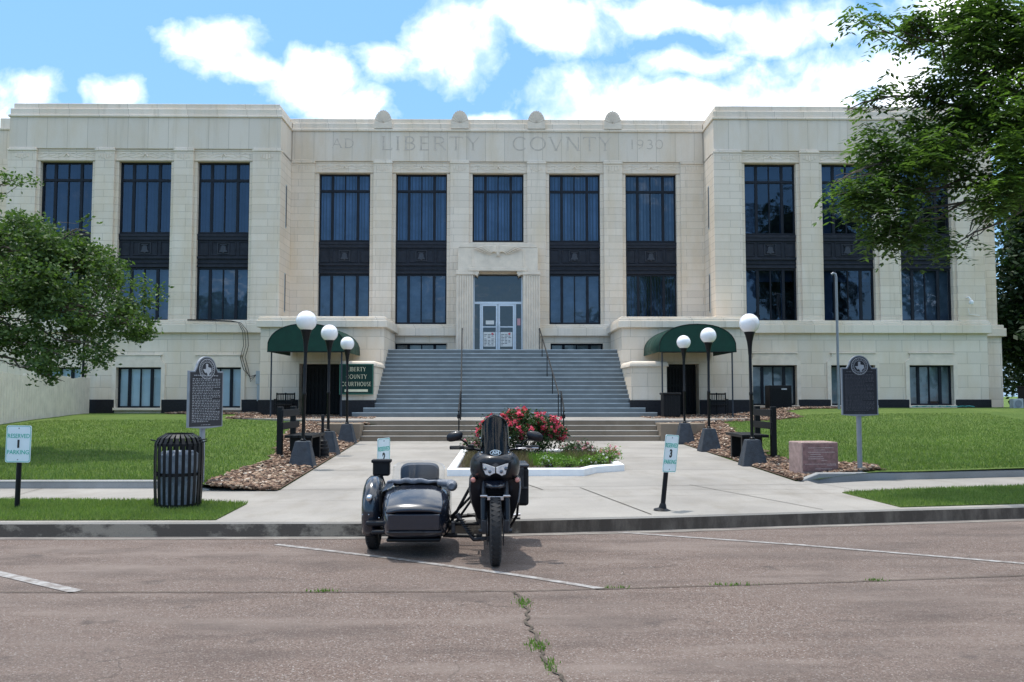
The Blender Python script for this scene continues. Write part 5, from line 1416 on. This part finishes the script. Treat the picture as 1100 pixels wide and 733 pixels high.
wheel('f', 0, 0, .315, .104, 'front wheel with a knobbly road tyre')
wheel('r', 0, 1.42, .315, .15, 'rear wheel')
# brake discs, forks
for s in (-1, 1):
    MB().lathe([(.14, s * .072), (.14, s * .077), (.085, s * .077), (.085, s * .072), (.14, s * .072)], 32, (0, 0, .315), 'x').build('brake_disc', M['engine'], bike)
    f = MB(); f.tube([(s * .105, .0, .30), (s * .105, .03, .45), (s * .105, .07, .60)], [.032, .034, .034], 14); fo = f.build('fork_leg', M['tank'], bike, smooth=True)
    f = MB(); f.tube([(s * .105, .07, .60), (s * .105, .20, .98)], .023, 12); f.build('fork_tube', M['engine'], fo, smooth=True)
    f = MB(); f.box(s * .105 - .036, s * .105 + .036, .02, .09, .618, .640); f.build('fork_cap', M['chrome'], fo, bevel=.006)
    f = MB(); f.box(s * .10 - .025, s * .10 + .025, -.06, .03, .30, .42); f.build('caliper', M['engine'], fo, bevel=.01)
    f = MB(); f.lathe([(0, -.02), (.022, -.02), (.022, .02), (0, .02)], 12, (s * .135, 0, .315), 'x'); f.build('axle_cap', M['engine'], fo)
# front mudguard: arch over tyre and high beak
g = MB(); g.loft([se(-.10, 0, .725, .022, .010, 2), se(-.06, 0, .73, .065, .030, 2), se(.02, 0, .735, .105, .050, 2.2), se(.16, 0, .74, .115, .06, 2.5), se(.3, 0, .74, .10, .06, 2.5)]); g.build('beak', M['gloss'], bike, smooth=True, sub=1)
g = MB(); g.box(-.07, .07, -.07, -.02, .628, .636); g.box(-.075, -.045, -.06, .04, .600, .636); g.box(.045, .075, -.06, .04, .600, .636); g.build('fender_bracket', M['chrome'], bike, bevel=.004)
# upper fairing
g = MB(); g.loft([se(-.075, 0, .945, .06, .03, 2.2), se(-.055, 0, .925, .13, .075, 2.6), se(.0, 0, .91, .185, .115, 2.8), se(.09, 0, .895, .225, .145, 2.8), se(.22, 0, .89, .245, .165, 2.6), se(.36, 0, .87, .235, .17, 2.5), se(.48, 0, .86, .19, .17, 2.4)])
fair = g.build('fairing', M['tank'], bike, smooth=True, sub=1)
# twin headlights meeting in a V, set in a dark surround
for s in (-1, 1):
    P = [(s * .004, .852), (s * .005, .906), (s * .128, .946), (s * .124, .89), (s * .092, .836), (s * .056, .824), (s * .020, .845)]
    g = MB(); n = len(P)
    yf = lambda x, z: -.118 + abs(x) * .34 + max(0, .90 - z) * .15
    g.loft([[(x, yf(x, z) + .06, z) for x, z in P], [(x, yf(x, z), z) for x, z in P], [(x * .96 + s * .003, yf(x, z) - .008, .888 + (z - .888) * .93) for x, z in P]]); hl = g.build('headlight', M['lens'], bike, smooth=30)
    b = MB(); 
    for (bx, bz, br) in ((.050, .866, .019), (.094, .893, .019)): b.lathe([(0, -.006), (br * .6, -.004), (br, .006)], 16, (s * bx, yf(bx, bz) - .010, bz), 'y')
    b.build('bulb', M['bulbdark'], hl, smooth=True)
    b = MB(); Q = [(x * 1.10 + s * .002, .886 + (z - .886) * 1.16) for x, z in P]; b.prism(Q, -.085, .05); b.build('surround', M['black'], hl)
# nose panel between the lights and the screen
g = MB(); P = [(-.15, .985), (-.155, 1.03), (-.12, 1.015), (-.06, .985), (0, .972), (.06, .985), (.12, 1.015), (.155, 1.03), (.15, .985), (.115, .958), (.03, .918), (0, .905), (-.03, .918), (-.115, .958)]
g.loft([[(x, -.02 + abs(x) * .35 + (z - .9) * .35, z) for x, z in P], [(x, -.09 + abs(x) * .45 + (z - .9) * .55, z) for x, z in P], [(x * .97, -.098 + abs(x) * .45 + (z - .9) * .55, .955 + (z - .955) * .93) for x, z in P]]); g.build('nose_panel', M['tank'], bike, smooth=30)
# screen
def sheet(name, rows, m, parent, thick=.005, nx=14):
    g = MB(); g.loft([[f(q / nx * 2 - 1) for q in range(nx + 1)] for f in rows], cap=False, closed=False); return g.build(name, m, parent, smooth=True, solid=thick)
rows = []
for k in range(15):
    t_ = k / 14; z = .985 + .375 * t_; hw = .142 * (1 - .16 * t_) * (1 if t_ < .7 else max(.22, 1 - ((t_ - .7) / .3) ** 3) ** .45)
    y0 = -.045 + .17 * t_ + .03 * t_ * t_
    rows.append(lambda q, z=z, hw=hw, y0=y0: (hw * q, y0 + .13 * (hw * q / .145) ** 2, z + .02 * (1 - q * q)))
scr = sheet('windscreen', rows, M['screen'], bike)
for s in (-1, 1):
    for z in (1.03, 1.16): MB().lathe([(0, -.008), (.008, -.007), (.009, 0)], 10, (s * (.125 if z < 1.1 else .140), .06 if z < 1.1 else .14, z), 'y').build('screw', M['chrome'], scr)
# oval badge
g = MB(); g.lathe([(0, -.001), (.052, -.001), (.052, .006)], 32, (0, -.062, 1.035), 'y', sy=.50); bd = g.build('badge', M['signwhite'], bike)
g = MB(); g.lathe([(.046, -.0025), (.0, -.0025)], 32, (0, -.062, 1.035), 'y', sy=.44); g.build('badge_field', M['black'], bd)
text_mesh('AM', .040, 'badge_letters', M['signwhite'], bd, (0, -.0655, 1.035), extrude=.0008, sx=1.15, off=.0015)
# instrument dash, bars, grips, mirrors
MB().box(-.11, .11, .16, .24, 1.04, 1.13).build('dash', M['black'], bike, bevel=.02)
g = MB(); g.tube([(-.42, .40, 1.055), (-.28, .34, 1.06), (-.12, .33, 1.03), (.12, .33, 1.03), (.28, .34, 1.06), (.42, .40, 1.055)], .013, 10); hb = g.build('handlebar', M['black'], bike, smooth=True)
for s in (-1, 1):
    MB().tube([(s * .30, .345, 1.06), (s * .43, .402, 1.055)], .019, 12).build('grip', M['black'], hb, smooth=True)
    MB().tube([(s * .20, .30, 1.05), (s * .30, .27, 1.055), (s * .42, .34, 1.05)], .008, 8).build('lever', M['chrome'] if s > 0 else M['black'], hb, smooth=True)
    g = MB(); g.box(s * .23 - .03, s * .23 + .03, .29, .36, 1.03, 1.09); g.build('switchgear', M['black'], hb, bevel=.012)
    g = MB(); x0, z0 = s * .375, 1.165
    g.tube([(s * .25, .33, 1.07), (s * .28, .30, 1.11), (s * .34, .28, 1.150)], .008, 8); mo = g.build('mirror_stem', M['black'], bike, smooth=True)
    c = Vector((s * .385, .27, 1.17)); rings = [se(y, c.x, c.z, rx, rz, 2.6, 20) for y, rx, rz in ((.235, .02, .012), (.245, .055, .033), (.262, .078, .047), (.285, .078, .047), (.30, .074, .044))]
    for rg in rings:
        for i, p in enumerate(rg): rg[i] = (p[0], p[1], p[2] - s * 0 + (p[0] - c.x) * s * -.18 - .0)
    g = MB(); g.loft(rings); g.build('mirror_shell', M['tank'], mo, smooth=True)
# turn signals
for s in (-1, 1):
    g = MB(); g.lathe([(.0, -.035), (.018, -.03), (.024, -.015), (.025, .0), (.02, .015)], 18, (s * .205, .06, .775), 'y'); ts = g.build('turn_signal', M['amber'], bike, smooth=True)
    MB().tube([(s * .205, .07, .775), (s * .14, .14, .79)], .011, 8).build('stalk', M['black'], ts, smooth=True)
# side cowls around radiator
for s in (-1, 1):
    g = MB(); rings = []
    for z, x, w, y0, y1 in ((.80, .175, .10, .14, .60), (.775, .195, .10, .10, .62), (.68, .20, .10, .12, .60), (.57, .195, .085, .16, .56), (.47, .175, .06, .22, .50), (.385, .155, .03, .28, .42)):
        rings.append([(s * (x - w), y0 + .02, z), (s * (x + w * .3), y0, z), (s * (x + w * .5), y0 + .12, z), (s * (x + w * .45), y1 - .08, z), (s * (x + w * .1), y1, z), (s * (x - w), y1, z)])
    g.loft(rings); g.build('side_cowl', M['tank'], bike, smooth=35, bevel=.01)
    if s > 0: MB().tube([(.235, .08, .76), (.232, .07, .70), (.225, .09, .62), (.215, .12, .56)], .007, 6).build('cable', M['galv'], bike, smooth=True)
g = MB(); g.box(-.14, .14, .24, .28, .52, .82)
for k in range(16): g.box(-.135, .135, .23, .24, .53 + k * .018, .537 + k * .018)
g.build('radiator', M['acblack'], bike)
# frame, engine, exhaust
g = MB(); g.loft([se(.30, 0, .42, .10, .08, 3), se(.36, 0, .42, .16, .14, 3.2), se(.60, 0, .42, .19, .17, 3.2), se(.85, 0, .42, .19, .17, 3.2), se(.95, 0, .42, .12, .12, 3)]); g.build('engine', M['engine'], bike, smooth=30)
g = MB()
for k in range(7): g.box(-.13, .13, .32, .55, .55 + k * .03, .562 + k * .03)
g.build('cylinder_fins', M['engine'], bike)
g = MB(); g.tube([(-.06, .31, .50), (-.07, .25, .40), (-.05, .30, .28), (0, .5, .24), (.1, .8, .25), (.18, 1.0, .36), (.2, 1.5, .52)], [.02, .02, .02, .03, .03, .04, .05], 12); g.tube([(.06, .31, .50), (.07, .25, .40), (.05, .30, .28), (.0, .5, .24)], .02, 12); g.build('exhaust', M['engine'], bike, smooth=True)
g = MB(); g.tube([(0, .12, .95), (.0, .30, .75), (.14, .42, .60), (.16, .8, .5), (.13, 1.0, .4)], .025, 8); g.tube([(0, .30, .75), (-.14, .42, .60), (-.16, .8, .5), (-.13, 1.0, .4)], .025, 8)
g.tube([(-.13, .9, .38), (-.12, 1.42, .315)], .03, 8); g.tube([(.13, .9, .38), (.12, 1.42, .315)], .03, 8); g.tube([(-.13, .85, .45), (-.15, 1.15, .72), (-.13, 1.6, .85)], .018, 8); g.tube([(.13, .85, .45), (.15, 1.15, .72), (.13, 1.6, .85)], .018, 8); g.build('frame', M['black'], bike, smooth=True)
g = MB(); g.loft([se(.40, 0, .88, .12, .08, 2.5), se(.50, 0, .90, .17, .12, 2.5), se(.66, 0, .93, .185, .13, 2.5), se(.82, 0, .90, .16, .12, 2.5), se(.95, 0, .86, .12, .08, 2.5)]); g.build('fuel_tank', M['tank'], bike, smooth=True, sub=1)
g = MB(); g.loft([se(.90, 0, .83, .12, .04, 3), se(1.1, 0, .83, .16, .05, 3), se(1.3, 0, .88, .15, .05, 3), se(1.6, 0, .90, .13, .045, 3), se(1.68, 0, .90, .08, .03, 3)]); g.build('seat', M['vinyl'], bike, smooth=True)
g = MB(); g.loft([se(1.40, 0, .80, .10, .05, 3), se(1.7, 0, .82, .09, .05, 3), se(1.78, 0, .82, .05, .03, 3)]); g.build('tail', M['tank'], bike, smooth=True)
# engine guard, pedals, pegs
g = MB(); g.tube([(.17, .42, .66), (.235, .40, .60), (.22, .42, .40), (.14, .5, .25)], .013, 8); g.build('crash_bar', M['black'], bike, smooth=True)
for s in (-1, 1): MB().tube([(s * .16, .82, .34), (s * .27, .84, .35)], .016, 8).build('foot_peg', M['chrome'] if s > 0 else M['black'], bike, smooth=True)
MB().tube([(.20, .85, .30), (.20, .64, .34), (.26, .62, .34)], .010, 8).build('brake_pedal', M['chrome'], bike, smooth=True)
MB().tube([(-.19, .80, .26), (-.2, .6, .3)], .01, 8).build('shift_lever', M['black'], bike, smooth=True)
# pannier on the right of the picture
g = MB(); g.box(.20, .375, 1.12, 1.58, .40, .80); pn = g.build('pannier', M['acblack'], bike, bevel=.03)
g = MB(); g.box(.195, .38, 1.11, 1.59, .795, .84); g.build('lid', M['gloss'], pn, bevel=.02)
g = MB(); g.box(.25, .32, 1.10, 1.118, .60, .80); g.box(.205, .37, 1.112, 1.119, .58, .60); g.build('latch', M['engine'], pn, bevel=.004)

# --- sidecar body (left in the picture), one rigid assembly with the machine
sc_x = -.765
def SC(y): return y
g = MB()
B_ = lambda y, rx, z0, z1, e=4.5: se(y, sc_x, (z0 + z1) / 2, rx, (z1 - z0) / 2, e, 32)
g.loft([B_(.245, .16, .30, .36, 3), B_(.25, .235, .235, .41, 4), B_(.275, .265, .215, .445, 5), B_(.36, .30, .19, .515, 5), B_(.50, .325, .18, .585, 5), B_(.66, .335, .18, .635, 5), B_(.80, .335, .18, .655, 5), B_(.95, .335, .18, .62, 5), B_(1.25, .33, .19, .62, 5), B_(1.48, .30, .22, .66, 4.5), B_(1.60, .26, .28, .62, 4), B_(1.63, .18, .34, .56, 3)])
body = g.build('sidecar_body', M['gloss'], bike, smooth=45, label='boxy glossy black sidecar tub')
# front panel, hood panel with a raised border
g = MB(); P = [(-.245, .285), (-.25, .44), (.25, .44), (.245, .285)]
g.loft([[(sc_x + x, .262, z) for x, z in P], [(sc_x + x, .232, z) for x, z in P], [(sc_x + x * .95, .226, .3625 + (z - .3625) * .86) for x, z in P]]); g.build('front_panel', M['gloss'], body, bevel=.008)
g = MB(); rings = []
for y, z, w in ((.228, .452, .262), (.238, .475, .268), (.30, .512, .272), (.42, .565, .268), (.56, .612, .255), (.68, .648, .24)):
    rings.append([(sc_x + q * w, y + .02 * abs(q) ** 3, z + .012 * (1 - q * q) - (.012 if abs(q) > .9 else 0)) for q in (-1, -.92, -.6, -.2, .2, .6, .92, 1)])
g.loft(rings, cap=False, closed=False); g.build('hood', M['gloss'], body, smooth=True, solid=.022)
g = MB(); g.box(sc_x - .26, sc_x + .26, .222, .26, .262, .276); g.build('lower_trim', M['engine'], body, bevel=.004)
# seat back, cockpit rim, rolled cover, screen
g = MB(); g.loft([se(y, sc_x + .0, .745, rx, rz, 4, 28) for y, rx, rz in ((.99, .16, .06), (1.0, .185, .10), (1.03, .20, .115), (1.10, .20, .115), (1.14, .18, .10))]); g.build('seat_back', M['vinyl'], body, smooth=True)
g = MB(); g.tube([(sc_x - .24, .80, .672), (sc_x - .1, .74, .682), (sc_x + .1, .74, .682), (sc_x + .24, .80, .672)], .026, 12); g.build('cockpit_rim', M['black'], body, smooth=True)
g = MB(); rings = []
for k in range(17):
    t_ = k / 16; x = sc_x - .30 + .54 * t_; bump_ = .022 * math.sin(PI * min(1, t_ * 1.15)) ; wr = .006 * math.sin(t_ * 23)
    rings.append([(x, .70 + .016 * math.cos(a) * (1 + bump_ * 12), .698 + bump_ * .5 + wr + (.014 + bump_ * .6) * math.sin(a)) for a in [2 * PI * j / 10 for j in range(10)]])
g.loft(rings); g.build('folded_cover', M['rollgrey'], body, smooth=True)
g = MB(); g.loft([[(sc_x - .30 + .0, .70, .70), (sc_x - .24, .70, .725), (sc_x - .24, .68, .66), (sc_x - .35, .70, .60)], [(sc_x - .31, .76, .70), (sc_x - .25, .76, .72), (sc_x - .25, .74, .66), (sc_x - .355, .76, .60)]]); g.build('cover_flap', M['rollgrey'], body)
g = MB(); g.lathe([(0, -.05), (.030, -.05), (.052, -.02), (.056, .02), (.045, .06), (.02, .09)], 18, (sc_x + .345, .62, .665), 'y'); g.tube([(sc_x + .2, .70, .69), (sc_x + .34, .68, .68)], [.03, .042], 12); g.build('cover_roll_end', M['rollgrey'], body, smooth=True)
rows = []
for k in range(9):
    t_ = k / 8; z = .70 + .20 * t_; hw = .265 * (1 if t_ < .6 else math.sqrt(max(0, 1 - ((t_ - .6) / .42) ** 2)))
    rows.append(lambda q, z=z, hw=hw, t_=t_: (sc_x + hw * q, .74 + .14 * t_ + .10 * (q * hw / .265) ** 2, z))
sheet('sidecar_windscreen', rows, M['clear'], body, .004)
# bottom pan and step
MB().box(sc_x - .27, sc_x + .25, .30, 1.4, .165, .20).build('under_pan', M['black'], body, bevel=.02)
# sidecar wheel, mudguard with lamp, luggage box behind
wx, wy = -1.225, .95
wheel('s', wx, wy, .29, .125, 'sidecar wheel with a chunky tyre', 8, .19)
g = MB(); rings = []
for k in range(19):
    a = R(-22 + 190 * k / 18); rr_ = .335 + .10 * max(0, math.sin(a)) ** 1; yy = wy - rr_ * math.cos(a); zz = .30 + rr_ * math.sin(a)
    sc_ = .095
    rings.append([(wx + sc_ * q, wy - (rr_ - .11 * abs(q) ** 4) * math.cos(a), .30 + (rr_ - .11 * abs(q) ** 4) * math.sin(a)) for q in (-1, -.93, -.75, -.4, 0, .4, .75, .93, 1)])
g.loft(rings, cap=False, closed=False); mg = g.build('sidecar_mudguard', M['gloss'], bike, smooth=True, solid=.008)
g = MB(); g.lathe([(0, -.035), (.02, -.032), (.032, -.018), (.036, 0), (.034, .02)], 20, (wx + .0, .555, .555), 'y'); g.build('side_lamp', M['chrome'], mg, smooth=True)
g = MB(); g.box(wx - .03, wx + .17, .50, .90, .285, .335); g.box(wx + .03, wx + .2, .46, .62, .215, .255); g.build('step_plate', M['tank'], mg, bevel=.015)
g = MB(); 
for x in (-.06, 0, .10): g.lathe([(0, -.006), (.006, -.005), (.007, .002)], 10, (wx + x, .50, .40 if x < .05 else .37), 'y')
g.build('bolt', M['chrome'], mg)
g = MB(); g.tube([(wx + .10, .60, .62), (wx + .10, .62, .42)], .012, 8); g.tube([(wx + .06, wy, .29), (sc_x - .1, wy, .25)], .03, 10); g.build('swing_arm', M['black'], mg, smooth=True)
g = MB(); g.box(wx - .06, wx + .12, 1.30, 1.42, .70, .86); rb = g.build('rear_rack_box', M['black'], bike, bevel=.02)
g = MB(); g.box(wx - .075, wx + .135, 1.29, 1.43, .84, .875); g.build('lid', M['acblack'], rb, bevel=.01)
g = MB(); g.tube([(wx + .02, 1.36, .71), (wx + .1, 1.32, .5), (sc_x - .2, 1.3, .4)], .02, 8); g.build('rack_strut', M['black'], rb)
# struts joining sidecar and machine
g = MB()
for pts, rr_ in ((((-.16, .55, .80), (-.43, .62, .30)), .016), (((-.13, .62, .66), (-.40, .66, .27)), .013), (((-.42, .55, .30), (-.10, .50, .31)), .018), (((-.50, .50, .20), (-.12, .42, .20)), .020), (((-.45, 1.15, .28), (-.12, 1.1, .32)), .02), (((-.45, .95, .30), (-.14, .9, .62)), .014), (((-.48, .52, .22), (-.36, .66, .32)), .018)):
    g.tube(pts, rr_, 8)
st_ = g.build('sidecar_struts', M['black'], bike, smooth=True)
g = MB(); g.tube([(-.345, .38, .40), (-.22, .36, .20)], .014, 10); P = []
for k in range(60): t_ = k / 59; P.append((-.335 + .115 * t_ + .026 * math.cos(k * .9), .38 - .02 * t_ + .026 * math.sin(k * .9), .385 - .17 * t_))
g.tube(P, .006, 6); g.tube([(-.36, .38, .42), (-.33, .38, .37)], .026, 10); g.tube([(-.24, .36, .225), (-.20, .36, .18), (-.10, .36, .185)], .022, 10); g.build('damper', M['engine'], st_, smooth=True)
g = MB(); g.box(-.13, -.04, .33, .38, .17, .205); g.box(-.42, -.38, .46, .56, .22, .33); g.build('clamp', M['engine'], st_, bevel=.005)
